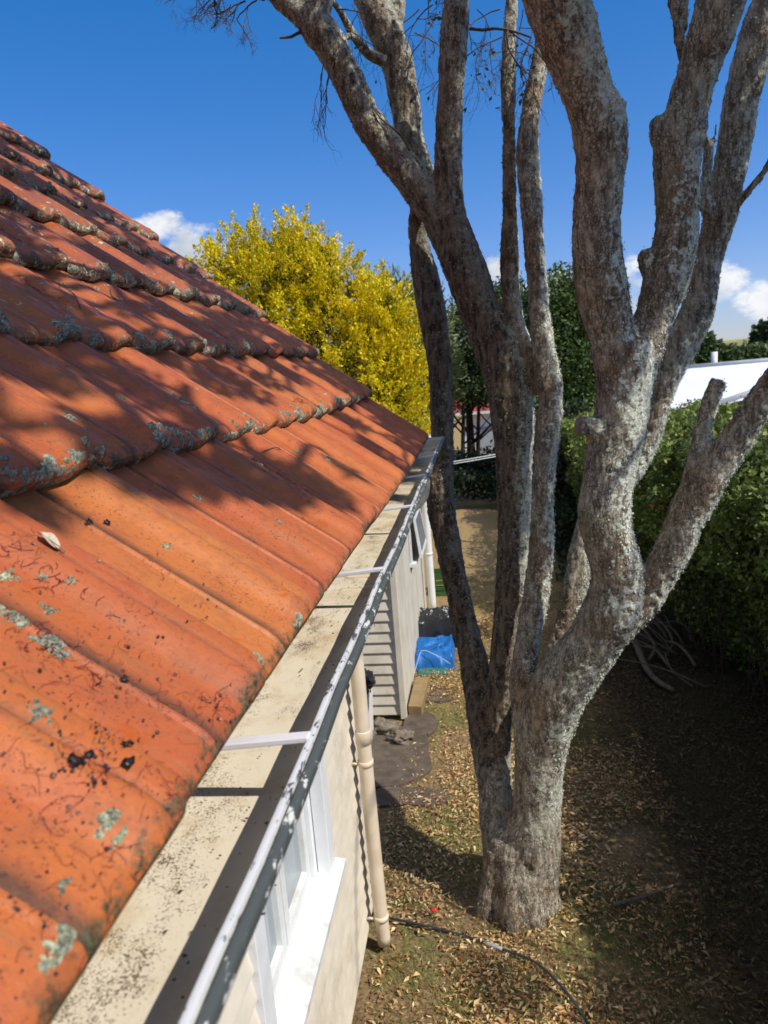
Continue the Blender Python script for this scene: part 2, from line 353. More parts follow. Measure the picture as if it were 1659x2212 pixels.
# ------------------------------------------------------------------ ground and far terrain
def m_ground():
    k = NT('soil_and_grass'); p = k.pos(); s = k.n('ShaderNodeSeparateXYZ', {0: p})
    a = k.noise(p, 1.6, 5); b = k.noise(p, 45, 6, .7); d = k.noise(p, 12, 5, .65)
    soil = k.mix(k.mr(b, .35, .65), (.14, .095, .048), (.34, .235, .120))
    gr = k.mix(k.mr(b, .35, .65), (.085, .085, .026), (.24, .205, .080))
    c = k.mix(k.mr(k.math('ADD', k.math('MULTIPLY', d, .5), k.math('MULTIPLY', a, .6)), .50, .60), soil, gr)
    dry = k.mix(k.mr(b, .35, .65), (.22, .145, .062), (.40, .285, .14))
    shadex = k.mr(k.math('ADD', s.outputs[0], k.math('MULTIPLY', k.math('SUBTRACT', a, .5), .8)), .35, 1.2)
    c = k.mix(k.math('MULTIPLY', shadex, .9), c, k.mix(k.mr(b, .35, .65), (.014, .011, .007), (.042, .032, .018)))  # shade on the right painted into the soil colour
    far = k.math('MULTIPLY', k.math('MULTIPLY', k.mr(s.outputs[1], 6.8, 9.0), k.mr(d, .25, .5, .5, 1.)), k.mr(s.outputs[0], .7, 1.5, 1., .15))
    c = k.mix(far, c, dry)
    c = k.mix(k.mr(s.outputs[1], 40, 60), c, (.09, .12, .035))
    return k.out(c, .95, .1, b, .8, .02)
xs = np.unique(np.concatenate([np.linspace(-600, -8, 14), np.linspace(-8, 8, 90), np.linspace(8, 600, 14)]))
ys = np.unique(np.concatenate([np.linspace(-300, -4, 8), np.linspace(-4, 14, 100), np.linspace(14, 900, 24)]))
gx, gy = np.meshgrid(xs, ys); Pg = np.stack([gx, gy, gx*0], -1).reshape(-1, 3)
near = (np.abs(Pg[:, 0]) < 7) & (Pg[:, 1] > -3) & (Pg[:, 1] < 13)
Pg[:, 2] = np.where(near, fbm(Pg*2.1, 3)*.06-.01, -.02)
nx_, ny_ = len(xs), len(ys)
Fg = np.array([(j*nx_+i, j*nx_+i+1, (j+1)*nx_+i+1, (j+1)*nx_+i) for j in range(ny_-1) for i in range(nx_-1)])
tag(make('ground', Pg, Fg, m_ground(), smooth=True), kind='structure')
def gz(x, y): return fbm(np.stack([np.asarray(x, float), np.asarray(y, float), np.zeros_like(np.asarray(x, float))], -1)*2.1, 3)*.06-.01

# distant hills
k = NT('pasture'); p = k.pos(); nz = k.noise(p, .02, 6); k.out(k.mix(k.mr(nz, .4, .6), (.22, .22, .08), (.32, .29, .12)), .95, .1)
hx = np.linspace(-300, 500, 120); hy = np.linspace(480, 700, 20)
gx, gy = np.meshgrid(hx, hy); hh = 9*np.exp(-((gx-235)/90)**2)+1.5*np.sin(gx*.02)+fbm(np.stack([gx*.02, gy*.02, gx*0], -1), 4)*5+4
Ph = np.stack([gx, gy, hh*np.sin(np.clip((gy-480)/220, 0, 1)*math.pi*.6)-.5], -1).reshape(-1, 3)
Fh = np.array([(j*120+i, j*120+i+1, (j+1)*120+i+1, (j+1)*120+i) for j in range(19) for i in range(119)])
tag(make('hills', Ph, Fh, k.m, smooth=True), kind='structure')

# ------------------------------------------------------------------ the house
house = thing('house', 'cream weatherboard house with lichen-spotted orange clay tile roof and cream gutter', 'house', (-1.5, 2, 0))
PITCH = math.radians(40.5); G = .342; TW = .23; Y0 = .716; JA, JB = -6, 13; NC = 11
DX = np.array([-math.cos(PITCH), 0, math.sin(PITCH)]); NX = np.array([math.sin(PITCH), 0, math.cos(PITCH)])
EV = np.array([-.262, 0, 2.598])
SS = np.array([.034, .014, .004, .0005, .0, .003, .010, .020, .034, .055, .09, .15, .22, .29, .36, .40])
SD = np.array([-.042, -.040, -.034, -.026, -.018, -.011, -.005, -.0015, 0, 0, 0, 0, 0, 0, 0, 0])
UU = np.array([0, .02, .05, .10, .16, .22, .28, .31, .325, .34, .355, .38, .45, .52, .58, .62, .66, .70, .74, .78, .80, .82, .84, .87, .90, .93, .955, .972, .985, .995, 1.0])
PH = np.array([-.002, -.0025, -.0015, 0, .0008, .0015, .002, .0022, .0050, .0050, .0002, .0016, .0022, .0026, .003, .004, .0085, .0140, .0180, .0190, .0190, .0168, .0190, .0196, .0198, .0195, .0185, .0160, .0105, .003, -.002])
def roof_pt(i, j, u, q, off=0.):
    """point on the tiled surface: course i, column j, u across, q section index (0 underside of lip .. 15 top)"""
    i, j, u, q = np.broadcast_arrays(np.asarray(i, float), j, u, q)
    s = np.interp(q, np.arange(16), SS); d = np.interp(q, np.arange(16), SD); pr = np.interp(u, UU, PH)
    wob = vnoise(np.stack([i*3.1, j*2.3, i*0+.5], -1), 3)-.5
    wob2 = vnoise(np.stack([i*5.7+9, j*4.3, i*0+.5], -1), 5)-.5
    tilt = .041+wob*.010
    h = tilt*(1-s/.40)+pr*np.where(q < 2, .75, 1.)+d
    notch = .009*np.exp(-((u-1.)/.06)**2)+.007*np.exp(-(u/.05)**2)
    s2 = s+notch*np.clip(1-s/.12, 0, 1)+wob2*.009
    P = EV+np.multiply.outer(i*G+.020*(i >= 1)+s2, DX)+np.multiply.outer(h+off, NX)
    P[..., 1] += Y0+(j+u)*TW+(wob2*.006)
    P[..., 2] += .010*np.sin(P[..., 1]*1.7+i)      # the old roof sags a little
    return P
ni, nq = len(UU), 16
Vt, Ft, Ct = [], [], []; base = 0
qq, uu = np.meshgrid(np.arange(16), UU, indexing='ij')
idx = np.arange(16*ni).reshape(16, ni)
FT = np.stack([idx[:-1, :-1], idx[:-1, 1:], idx[1:, 1:], idx[1:, :-1]], -1).reshape(-1, 4)
for i in range(NC):
    for j in range(JA, JB):
        Vt.append(roof_pt(i, j, uu, qq).reshape(-1, 3)); Ft.append(FT+base); base += 16*ni
        c = np.zeros((16*ni, 3)); c[:, 0] = rng.random()
        c[:, 1] = (np.clip((9-qq)/6, 0, 1)).ravel(); c[:, 2] = (np.isin(uu, [.355, .38])*.9+np.isin(uu, [0, .02])*.95+np.isin(uu, [.82])*.45+np.isin(uu, [.995])*.4).ravel(); Ct.append(c)
Ft = np.concatenate(Ft)
# rounded verge edge closing the last column of every course
qs = np.arange(16)
for i in range(NC):
    top = roof_pt(i, JB-1, np.ones(16), qs, .0); rows = [top]
    for a, dn_, dy in ((0, .0165, .003), (1, .014, .012), (2, .004, .019), (3, -.012, .022), (4, -.040, .022), (5, -.052, .016)):
        P = top+NX*dn_; P[:, 1] += dy; rows.append(P)
    P = np.stack(rows, 0); n0 = base
    ix = np.arange(7*16).reshape(7, 16)+n0
    Ft = np.concatenate([Ft, np.stack([ix[:-1, :-1], ix[1:, :-1], ix[1:, 1:], ix[:-1, 1:]], -1).reshape(-1, 4)])
    Vt.append(P.reshape(-1, 3)); base += 7*16; c = np.zeros((7*16, 3)); c[:, 0] = rng.random(); c[:, 1] = .35; Ct.append(c)
roof = make('roof', np.concatenate(Vt), Ft, M_TILE, house, True, np.concatenate(Ct))
roof.data.set_sharp_from_angle(angle=math.radians(26)) if hasattr(roof.data, 'set_sharp_from_angle') else None
# underlay + back slope + ridge
rx, rz = EV[0]-math.cos(PITCH)*G*NC, EV[2]+math.sin(PITCH)*G*NC
ya, yb = Y0+JA*TW, Y0+JB*TW
b = MB(); o_ = -NX*.03
A = EV+DX*.05+o_; B_ = EV+DX*(G*NC)+o_
b.add([(A[0], ya, A[2]), (A[0], yb, A[2]), (B_[0], yb, B_[2]), (B_[0], ya, B_[2])], [(0, 1, 2, 3)]); b.build('roof_underlay', M_DARKBARK, house)
b = MB(); b.box((0, 0, 0), (0, 0, 0)); b = MB()
b.add([(rx, ya, rz+.03), (rx, yb, rz+.03), (2*rx-EV[0], yb, EV[2]), (2*rx-EV[0], ya, EV[2])], [(0, 1, 2, 3)], (.3, .1, 0)); b.build('back_roof_slope', M_TILE, house)
b = MB(); b.tube([(rx, ya, rz+.05), (rx, yb+.02, rz+.05)], .10, 14, (.5, .2, 0)); b.build('ridge_cap', M_TILE, house, True)
b = MB(); b.add([(-.66, yb-.04, 2.42), (-.33, yb-.04, 2.56), (rx, yb-.04, rz-.05), (2*rx+.33, yb-.04, 2.56), (2*rx+.66, yb-.04, 2.42),
                 (-.66, yb-.07, 2.42), (-.33, yb-.07, 2.56), (rx, yb-.07, rz-.05), (2*rx+.33, yb-.07, 2.56), (2*rx+.66, yb-.07, 2.42)],
                [(0, 1, 2, 3, 4), (9, 8, 7, 6, 5), (0, 5, 6, 1), (1, 6, 7, 2), (2, 7, 8, 3), (3, 8, 9, 4)]); b.build('gable_board', M_BOARD, house)

# lichen cushions hugging the tiles
def roof_patch(mb, i, j, u, q, r, col, hgt=.004, flat=False):
    na, nr = 22, 4; a = np.arange(na)*2*math.pi/na; rd = random.random()*50
    prof = .85+.95*(vnoise(np.stack([np.cos(a)*2.2+rd, np.sin(a)*2.2+rd, a*0], -1))-.5)*2+rng.uniform(-.28, .28, na); prof = np.clip(prof, .25, 1.6)
    dsdq = np.interp(q, np.arange(15)+.5, np.hypot(np.diff(SS), np.diff(SD)))
    V = [roof_pt(i, j, np.clip(u, 0, 1), q, hgt)[None] if False else roof_pt(i, j, [np.clip(u, 0.0, 1)], [q], hgt)]
    for kk in range(1, nr+1):
        f = kk/nr; rr = r*prof*f
        uu_ = np.clip(u+rr*np.cos(a)/TW, 0.0, 1.); q_ = np.clip(q+rr*np.sin(a)/dsdq, 0.3, 14.9)
        h_ = hgt*(1-f**2.2)+(rng.random(na)-.3)*hgt*.8*(f < .99)-(.0012 if kk == nr else 0)
        V.append(roof_pt(i, j, uu_, q_, h_))
    F = [(0, 1+k_, 1+(k_+1) % na) for k_ in range(na)]
    for kk in range(nr-1):
        F += [(1+kk*na+k_, 1+(kk+1)*na+k_, 1+(kk+1)*na+(k_+1) % na, 1+kk*na+(k_+1) % na) for k_ in range(na)]
    mb.add(np.concatenate(V), F, (col, col, col))
b = MB()
for i in range(0, 10):                              # crowded along the lips
    for t in range([160, 900, 1000, 900, 760, 640, 560, 460, 360, 260][i]):
        j = random.randint(JA+3, JB-1); q = random.choice([random.uniform(1.2, 4), random.uniform(2, 6), random.uniform(4, 8.5)])
        if i == 0: q = random.uniform(1, 3.6)
        u = random.random()
        if vnoise(np.array([i*9.1, (j+u)*1.35, 0.3])) < .42: continue
        roof_patch(b, i, j, u, q, random.uniform(.0022, .0075) if random.random() < .85 else random.uniform(.009, .016), random.random()*.55, random.uniform(.002, .007))
for t in range(170):                                # scattered on the faces
    i = random.randint(1, 9); j = random.randint(JA+4, JB-1)
    roof_patch(b, i, j, random.random(), random.uniform(9, 13.5), random.uniform(.004, .014), random.random()*.8, .0025)
def roof_at(u, v):
    """(course, column, u, q) seen at a survey pixel"""
    d = ray(u, v); o = CAM-(EV+NX*.03); t = -(o@NX)/(d@NX); P = CAM+d*t
    s = (P-EV-NX*.03)@DX; y = (P[1]-Y0)/TW; i = int(s//G); j = int(math.floor(y))
    s -= .02 if i >= 1 else 0
    if i >= 1 and s < i*G: i -= 1
    return i, j, y-j, float(np.interp(s-i*G, SS[3:], np.arange(3, 16)))
for (u, v, r, c) in [(30, 1240, .010, .95), (45, 1335, .012, .3), (105, 1255, .004, .9), (155, 1275, .0045, .9), (120, 1395, .012, .2), (138, 1420, .009, .2), (117, 1320, .007, .3),
                     (548, 1475, .013, .45), (635, 1372, .012, .5), (60, 1590, .011, .25), (350, 1700, .007, .85), (205, 1830, .010, .8), (230, 1862, .007, .8), (120, 1948, .006, .2),
                     (110, 2090, .012, .75), (125, 2060, .009, .8), (368, 1190, .006, .9), (395, 865, .014, .9), (372, 868, .014, .9), (418, 882, .010, .9), (155, 912, .011, .4), (264, 862, .010, .35),
                     (590, 1155, .006, .5), (440, 1078, .008, .3), (700, 992, .007, .7), (705, 1000, .007, .7), (650, 968, .009, .4), (560, 1015, .007, .3), (370, 845, .006, .9), (835, 1078, .010, .5),
                     (300, 800, .006, .9), (215, 605, .010, .7), (262, 660, .010, .7), (345, 660, .009, .7), (150, 600, .011, .5), (60, 500, .015, .4), (95, 520, .012, .4)]:
    i, j, uu_, q = roof_at(u, v)
    if i >= 0:
        roof_patch(b, i, j, uu_, q, r*.62, c, .0030)
        for k_ in range(9):
            a_, d_ = random.uniform(0, 6.28), r*random.uniform(.45, 1.15)
            roof_patch(b, i, j, min(.99, max(.01, uu_+d_*math.cos(a_)/TW)), q+d_*math.sin(a_)/.055, r*random.uniform(.12, .38), min(1, max(0, c+random.uniform(-.2, .2))), random.uniform(.0015, .0035))
tag(b.build('lichen', M_LICH, roof, False), kind='stuff')

# gutter along the eave
YG0, YG1 = -.45, 4.03
def sway(Y): return .0010*np.sin(Y*5.1)+.0007*np.sin(Y*13.+1)+.0004*np.sin(Y*31)
def extrude(name, prof, mat, parent, y0, y1, smooth=True, n=90, closed=False, sw=1.):
    Y = np.linspace(y0, y1, n); V = np.array([[x+sway(y)*sw, y, z+sway(y*1.3)*sw*.8] for y in Y for x, z in prof]); m = len(prof)
    F = [(a*m+k, a*m+(k+1) % m, (a+1)*m+(k+1) % m, (a+1)*m+k) for a in range(n-1) for k in range(m if closed else m-1)]
    if closed: F += [tuple(range(m))[::-1], tuple((n-1)*m+k for k in range(m))]
    o = make(name, V, F, mat, parent, smooth)
    if smooth and hasattr(o.data, 'set_sharp_from_angle'): o.data.set_sharp_from_angle(angle=math.radians(40))
    return o
th = .0015
gut = extrude('gutter', [(-.350, 2.602), (-.350, 2.530), (-.345, 2.522), (-.240, 2.5185), (-.224, 2.522), (-.209, 2.535), (-.198, 2.555), (-.189, 2.578), (-.1825, 2.598),
                         (-.1795, 2.598), (-.186, 2.576), (-.195, 2.552), (-.206, 2.531), (-.222, 2.5175), (-.240, 2.5145), (-.346, 2.5150), (-.354, 2.526), (-.354, 2.602)], M_GUT, house, YG0, YG1, closed=True, n=110)
extrude('gutter_lip', [(-.1835, 2.5985), (-.1828, 2.6030), (-.1800, 2.6040), (-.1765, 2.6034), (-.1756, 2.5985)], M_LIPW, gut, YG0, YG1, closed=True, n=110)
pts = [(-.1712+.0064*math.cos(a), 2.5948+.0090*math.sin(a)) for a in np.linspace(math.radians(95), math.radians(-170), 12)]
extrude('gutter_bead', pts, M_BEAD, gut, YG0, YG1, closed=True, n=110)
b = MB(); b.prism([(-.354, 2.60), (-.354, 2.52), (-.340, 2.513), (-.24, 2.513), (-.20, 2.54), (-.178, 2.60)], YG1, YG1+.004, 'y'); b.build('gutter_end_cap', M_PIPE, gut)
for y in (.02, .645, 1.27, 1.905, 2.505, 3.10, 3.45, 3.9):
    b = MB(); a = sway(y)
    b.add([(-.348, y-.009, 2.585), (-.1815, y-.007, 2.5985), (-.1815, y+.007, 2.5985), (-.348, y+.009, 2.585),
           (-.348, y-.009, 2.592), (-.1815, y-.007, 2.6045), (-.1815, y+.007, 2.6045), (-.348, y+.009, 2.592)],
          [(0, 3, 2, 1), (4, 5, 6, 7), (0, 1, 5, 4), (2, 3, 7, 6), (1, 2, 6, 5), (3, 0, 4, 7)]); b.build('gutter_strap', M_STRAP, gut, bevel=.001)
for y in (1.42, 1.50, 2.72): # lap joints in the gutter floor
    b = MB(); b.box((-.296, y, 2.519), (-.226, y+.012, 2.5225)); b.build('lap_joint', M_PIPE, gut)
b = MB(); b.box((-.380, ya, 2.40), (-.357, yb+.05, 2.60)); b.build('fascia', M_FASCIA, house)
b = MB(); b.box((-.70, ya, 2.425), (-.382, yb-.05, 2.437)); b.build('soffit', M_FASCIA, house)

# weatherboard walls
def boards_profile(face, z0, z1, cover, depth, lipd, inner):
    z = z0; P = []
    while z < z1-1e-6:
        zt = min(z+cover, z1); P += [(face+lipd*depth, z), (face+lipd*depth*.93, z+.010), (face, zt)]
        z = zt
    return P+[(inner, z1), (inner, z0)]
YE = 3.36
WIN = (1.70, 2.50, 1.00, 2.16)       # window opening: y0, y1, z0, z1
prof = boards_profile(-.700, .14, 2.425, .0878, .016, 1, -.80)
# wall in three lengths so the window is a real opening
def clip_prof(z0, z1): 
    Q = [(a, z) for a, z in boards_profile(-.700, .14, 2.425, .0878, .016, 1, -.80)[:-2] if z0-1e-6 <= z <= z1+1e-6]
    return Q+[(-.80, Q[-1][1]), (-.80, Q[0][1])]
for (y0, y1, z0, z1) in ((-.6, .45, 0, 3), (.45, WIN[0]-.75, 0, 3)): pass
b = MB()
b.prism(clip_prof(0, 3), -.9, WIN[0], 'y'); b.prism(clip_prof(0, 3), WIN[1], YE, 'y')
b.prism(clip_prof(0, WIN[2]-.02), WIN[0], WIN[1], 'y'); b.prism(clip_prof(WIN[3], 3), WIN[0], WIN[1], 'y')
wall = b.build('weatherboard_wall', M_BOARD, house)
b = MB(); b.box((-1.9, YE-.10, .14), (-.803, YE, 2.42)); b.build('return_wall', M_BOARD, house)
b = MB(); b.box((-.78, -.9, -.1), (-.722, YE-.02, .138)); b.build('footing', M_BRICK, house)

# window with sill
win = MB(); fx = -.705
fr = MB()
fr.box((-.80, WIN[0]+.002, WIN[2]), (-.725, WIN[0]+.045, WIN[3])); fr.box((-.80, WIN[1]-.045, WIN[2]), (-.725, WIN[1]-.002, WIN[3])); fr.box((-.80, WIN[0]+.045, WIN[3]-.05), (-.725, WIN[1]-.045, WIN[3]-.001))
win = fr.build('window', M_WHITE2, house, bevel=.002)
b = MB(); yc = [(WIN[0]-.075, WIN[0]+.012), (WIN[1]-.012, WIN[1]+.075)]
for a, c in yc: b = MB(); b.box((-.722, a, WIN[2]-.01), (-.668, c, 2.30)); b.build('casing', M_WHITE2, win, bevel=.003)
b = MB(); b.box((-.722, WIN[0]-.09, WIN[3]+.012), (-.664, WIN[1]+.09, WIN[3]+.12)); b.build('head_casing', M_WHITE2, win, bevel=.003)
b = MB(); b.add([(-.80, WIN[0]-.10, WIN[2]+.020), (-.80, WIN[1]+.10, WIN[2]+.020), (-.628, WIN[1]+.10, WIN[2]-.008), (-.628, WIN[0]-.10, WIN[2]-.008),
                 (-.80, WIN[0]-.10, WIN[2]-.018), (-.80, WIN[1]+.10, WIN[2]-.018), (-.628, WIN[1]+.10, WIN[2]-.040), (-.628, WIN[0]-.10, WIN[2]-.040)],
                [(3, 2, 1, 0), (4, 5, 6, 7), (0, 1, 5, 4), (1, 2, 6, 5), (2, 3, 7, 6), (3, 0, 4, 7)]); b.build('sill', M_WHITE, win, bevel=.003)
b = MB(); b.box((-.70, WIN[0]-.09, WIN[2]-.075), (-.660, WIN[1]+.09, WIN[2]-.042)); b.build('under_sill_strip', M_DARKSTRIP, win)  # dark strip set below the sill
for (a, c) in ((WIN[0]+.047, 2.085), (2.095, WIN[1]-.047)):       # two sashes
    s_ = MB(); s_.box((-.785, a, WIN[2]+.022), (-.742, a+.045, WIN[3]-.055)); s_.box((-.785, c-.045, WIN[2]+.022), (-.742, c, WIN[3]-.055))
    s_.box((-.785, a+.045, WIN[2]+.022), (-.742, c-.045, WIN[2]+.075)); s_.box((-.785, a+.045, WIN[3]-.105), (-.742, c-.045, WIN[3]-.055))
    s_.build('sash', M_WHITE, win, bevel=.002)
    b = MB(); b.box((-.768, a+.045, WIN[2]+.075), (-.764, c-.045, WIN[3]-.105)); b.build('pane', M_GLASS, win)
# white curtain folds inside the glass
Yc = np.linspace(WIN[0]+.05, WIN[1]-.05, 90); V = []; 
for z in (WIN[2]+.02, WIN[3]-.05):
    for y in Yc: V.append((-.845+.018*math.sin(y*95), y, z))
make('curtain', V, [(k_, k_+1, 91+k_, 90+k_) for k_ in range(89)], M_WHITE, win, True)
b = MB(); b.box((-1.9, -.9, .14), (-1.88, YE-.1, 2.42)); b.box((-1.88, -.9, .14), (-.805, -.88, 2.42)); b.build('inner_wall', M_WHITE2, house)

# near downpipe, cream
def pipe(pts, r, mat, name, y, clips, parent):
    b = MB(); b.tube(spline(pts, 5), r, 20); o = b.build(name, mat, parent, True)
    for z, x in clips:
        c = MB(); c.lathe([(r+.0005, -.014), (r+.004, -.013), (r+.004, .013), (r+.0005, .014)], (x, y, z), 20)
        c.box((x-.075, y-.020, z-.006), (x-r-.002, y-.010, z+.006)); c.build('pipe_clip', mat, o, True)
    return o
px, py = -.625, 3.20
dp = pipe([(-.25, 3.20, 2.515), (-.25, 3.20, 2.44), (-.30, 3.20, 2.37), (-.55, 3.20, 2.22), (px, py, 2.13), (px, py, 2.02), (px, py, 1.0), (px+.006, py, .30), (px+.010, py+.01, .035)], .036, M_PIPE, 'downpipe', py, [(.20, px+.008), (1.08, px), (1.98, px)], house)
b = MB(); b.lathe([(.0365, -.035), (.0400, -.034), (.0400, .030), (.0365, .036)], (px, py, 1.22), 20); b.build('pipe_joint', M_PIPE, dp, True)

# rear wing: clapboard end wall, plain side wall, own eave and gutter
b = MB(); b.prism(boards_profile(5.78, .035, 2.12, .0965, .016, -1, 5.88), -2.3, -.775, 'x'); b.build('wing_end_wall', M_BOARD, house)
b = MB(); b.box((-.773, 5.745, .0), (-.720, 5.80, 2.12)); b.build('corner_board', M_BOARD, house, bevel=.003)
b = MB(); b.box((-.80, 5.802, .01), (-.726, 8.75, 2.12)); wside = b.build('wing_side_wall', M_CLAD, house)
b = MB()
for y in (6.35, 6.95, 7.60, 8.2): b.box((-.7255, y, .012), (-.722, y+.012, 2.10))
b.build('joint_batten', M_CLAD, wside)
b = MB(); b.add([(-.43, 5.5, 2.225), (-.43, 8.9, 2.225), (-2.4, 8.9, 2.33), (-2.4, 5.5, 2.33), (-.43, 5.5, 2.205), (-.43, 8.9, 2.205), (-2.4, 8.9, 2.31), (-2.4, 5.5, 2.31)],
                [(0, 1, 2, 3), (7, 6, 5, 4), (0, 4, 5, 1), (1, 5, 6, 2), (2, 6, 7, 3), (3, 7, 4, 0)]); b.build('wing_roof', M_FASCIA, house)
b = MB(); b.box((-.726, 5.56, 2.122), (-.44, 8.85, 2.134)); b.build('wing_soffit', M_FASCIA, house)
gp = [(-.425, 2.235), (-.425, 2.03)]+[(-.395+.075*math.sin(t_)+.0, 2.085-.085*math.cos(t_)) for t_ in np.linspace(0, math.pi/2, 8)]+[(-.318, 2.235)]
b = MB(); b.prism(gp, 5.50, 8.9, 'y'); wg = b.build('wing_gutter', M_PIPE, house, bevel=.003)
b = MB(); b.box((-.3175, 5.495, 2.133), (-.3145, 8.9, 2.139)); b.build('seam', M_FASCIA, wg)
pipe([(-.36, 8.37, 2.0), (-.38, 8.37, 1.93), (-.58, 8.37, 1.78), (-.625, 8.37, 1.70), (-.625, 8.37, 1.0), (-.62, 8.37, .02)], .045, M_PIPEW, 'downpipe', 8.37, [(.82, -.625)], house)
# side window of the wing, hinged open at the bottom
b = MB(); b.box((-.722, 7.05, 1.06), (-.700, 7.10, 2.0)); b.box((-.722, 7.85, 1.06), (-.700, 7.90, 2.0)); b.box((-.722, 7.101, 1.95), (-.700, 7.849, 2.0)); b.box((-.735, 7.03, 1.02), (-.66, 7.92, 1.058))
w2 = b.build('window', M_WHITE, house, bevel=.002)
b = MB(); b.add([(-.700, 7.11, 1.94), (-.700, 7.84, 1.94), (-.600, 7.84, 1.10), (-.600, 7.11, 1.10), (-.715, 7.11, 1.94), (-.715, 7.84, 1.94), (-.625, 7.84, 1.09), (-.625, 7.11, 1.09)],
                [(0, 3, 2, 1), (4, 5, 6, 7), (0, 1, 5, 4), (1, 2, 6, 5), (2, 3, 7, 6), (3, 0, 4, 7)]); b.build('sash', M_WHITE2, w2)
b = MB(); b.add([(-.699, 7.17, 1.88), (-.699, 7.78, 1.88), (-.602, 7.78, 1.16), (-.602, 7.17, 1.16)], [(0, 3, 2, 1)]); b.build('pane', M_GLASS, w2)

# ------------------------------------------------------------------ the big tree
tree = thing('tree', 'tall multi-stemmed tree with lichen-crusted grey bark and bare twigs, leaning close beside the gutter', 'tree', (.06, 3.6, 0))
def limb(rows):
    """rows of survey centre u, v, apparent width, distance y"""
    P, Rr = [], []
    for u, v, wd, Y in rows:
        p = atY(u, v, Y); dep = (p-CAM)@MC[2]; P.append(p); Rr.append(wd*.5*dep/SF)
    return P, Rr
L = {}
L['T'] = limb([(1124, 2040, 168, 3.57), (1124, 1990, 166, 3.58), (1125, 1920, 164, 3.6), (1124, 1850, 164, 3.62), (1122, 1800, 150, 3.63), (1120, 1770, 100, 3.64)])
L['B'] = limb([(1095, 1900, 84, 3.66), (1080, 1800, 82, 3.70), (1076, 1740, 72, 3.74), (1074, 1650, 62, 3.82), (1075, 1550, 60, 3.88), (1085, 1480, 66, 3.88), (1093, 1380, 64, 3.92), (1100, 1280, 66, 3.95), (1107, 1190, 67, 3.98),
                (1110, 1090, 72, 4.0), (1110, 1000, 80, 4.0), (1107, 910, 92, 4.02), (1098, 830, 98, 4.05), (1072, 750, 98, 4.08), (1040, 680, 88, 4.1), (1012, 600, 92, 4.1), (985, 530, 92, 4.1), (958, 470, 92, 4.1), (930, 420, 84, 4.1)])
L['A'] = limb([(1066, 1790, 60, 3.7), (1060, 1700, 60, 3.78), (1048, 1600, 66, 3.86), (1034, 1500, 66, 3.96), (1018, 1400, 58, 4.04), (993, 1300, 56, 4.1), (972, 1200, 56, 4.14), (954, 1100, 60, 4.18), (949, 1050, 62, 4.18), (955, 980, 52, 4.2), (954, 900, 50, 4.22), (951, 800, 53, 4.25), (937, 700, 62, 4.3), (920, 600, 58, 4.32), (906, 530, 46, 4.34), (903, 470, 40, 4.30), (905, 430, 34, 4.2)])
L['B1'] = limb([(958, 470, 86, 4.1), (915, 420, 78, 4.08), (868, 360, 76, 4.06), (828, 310, 72, 4.04), (787, 250, 68, 4.02), (766, 200, 66, 4.0), (740, 150, 67, 3.98), (712, 95, 70, 3.96), (678, 45, 70, 3.95), (692, 0, 50, 3.93), (700, -60, 42, 3.9)])
L['B1a'] = limb([(690, 70, 56, 3.96), (650, 28, 52, 3.95), (612, 0, 46, 3.94), (580, -30, 38, 3.92), (540, -70, 30, 3.9)])
L['B2'] = limb([(925, 430, 66, 4.15), (900, 360, 68, 4.2), (882, 300, 67, 4.24), (880, 250, 66, 4.26), (870, 200, 68, 4.28), (862, 150, 72, 4.3), (848, 105, 74, 4.3), (826, 50, 80, 4.3), (800, 0, 68, 4.3), (775, -60, 60, 4.3), (745, -160, 50, 4.3)])
L['B2a'] = limb([(850, 70, 44, 4.3), (856, 20, 40, 4.3), (854, -30, 36, 4.32), (862, -120, 28, 4.34)])
L['B3'] = limb([(985, 540, 76, 4.08), (975, 470, 68, 4.06), (969, 400, 62, 4.04), (968, 330, 60, 4.02), (969, 260, 59, 4.0), (975, 200, 60, 3.98), (978, 120, 62, 3.96), (984, 40, 60, 3.94), (986, -20, 56, 3.92), (985, -150, 46, 3.9)])
L['C2'] = limb([(1138, 1650, 50, 3.58), (1134, 1560, 50, 3.60), (1130, 1460, 56, 3.64), (1140, 1390, 55, 3.68), (1155, 1300, 55, 3.72), (1168, 1200, 54, 3.76), (1172, 1100, 48, 3.78), (1176, 1000, 52, 3.8), (1184, 930, 54, 3.82), (1190, 860, 52, 3.85), (1182, 800, 54, 3.88), (1174, 750, 50, 3.9),
                 (1165, 680, 46, 3.94), (1159, 600, 44, 3.98), (1152, 510, 46, 4.0), (1146, 420, 50, 4.02), (1140, 340, 50, 4.04), (1145, 260, 46, 4.06), (1156, 190, 42, 4.08), (1168, 120, 38, 4.1), (1180, 40, 34, 4.12), (1188, -60, 28, 4.14)])
L['C1'] = limb([(1168, 850, 34, 3.98), (1145, 770, 34, 4.02), (1120, 715, 36, 4.06), (1104, 640, 42, 4.1), (1101, 540, 40, 4.12), (1101, 440, 34, 4.14), (1099, 330, 30, 4.15), (1098, 220, 32, 4.16), (1100, 100, 30, 4.17), (1104, 0, 27, 4.18), (1108, -100, 22, 4.2)])
L['D'] = limb([(1148, 1900, 118, 3.58), (1150, 1810, 124, 3.57), (1160, 1730, 106, 3.55), (1168, 1630, 108, 3.53), (1182, 1560, 116, 3.5), (1208, 1490, 126, 3.46), (1250, 1430, 122, 3.42), (1290, 1370, 118, 3.38), (1325, 1310, 128, 3.34), (1335, 1250, 112, 3.32), (1318, 1180, 106, 3.3), (1305, 1110, 112, 3.3), (1315, 1040, 108, 3.3), (1328, 960, 116, 3.3),
                (1345, 880, 116, 3.3), (1348, 800, 124, 3.3), (1338, 740, 132, 3.3)])
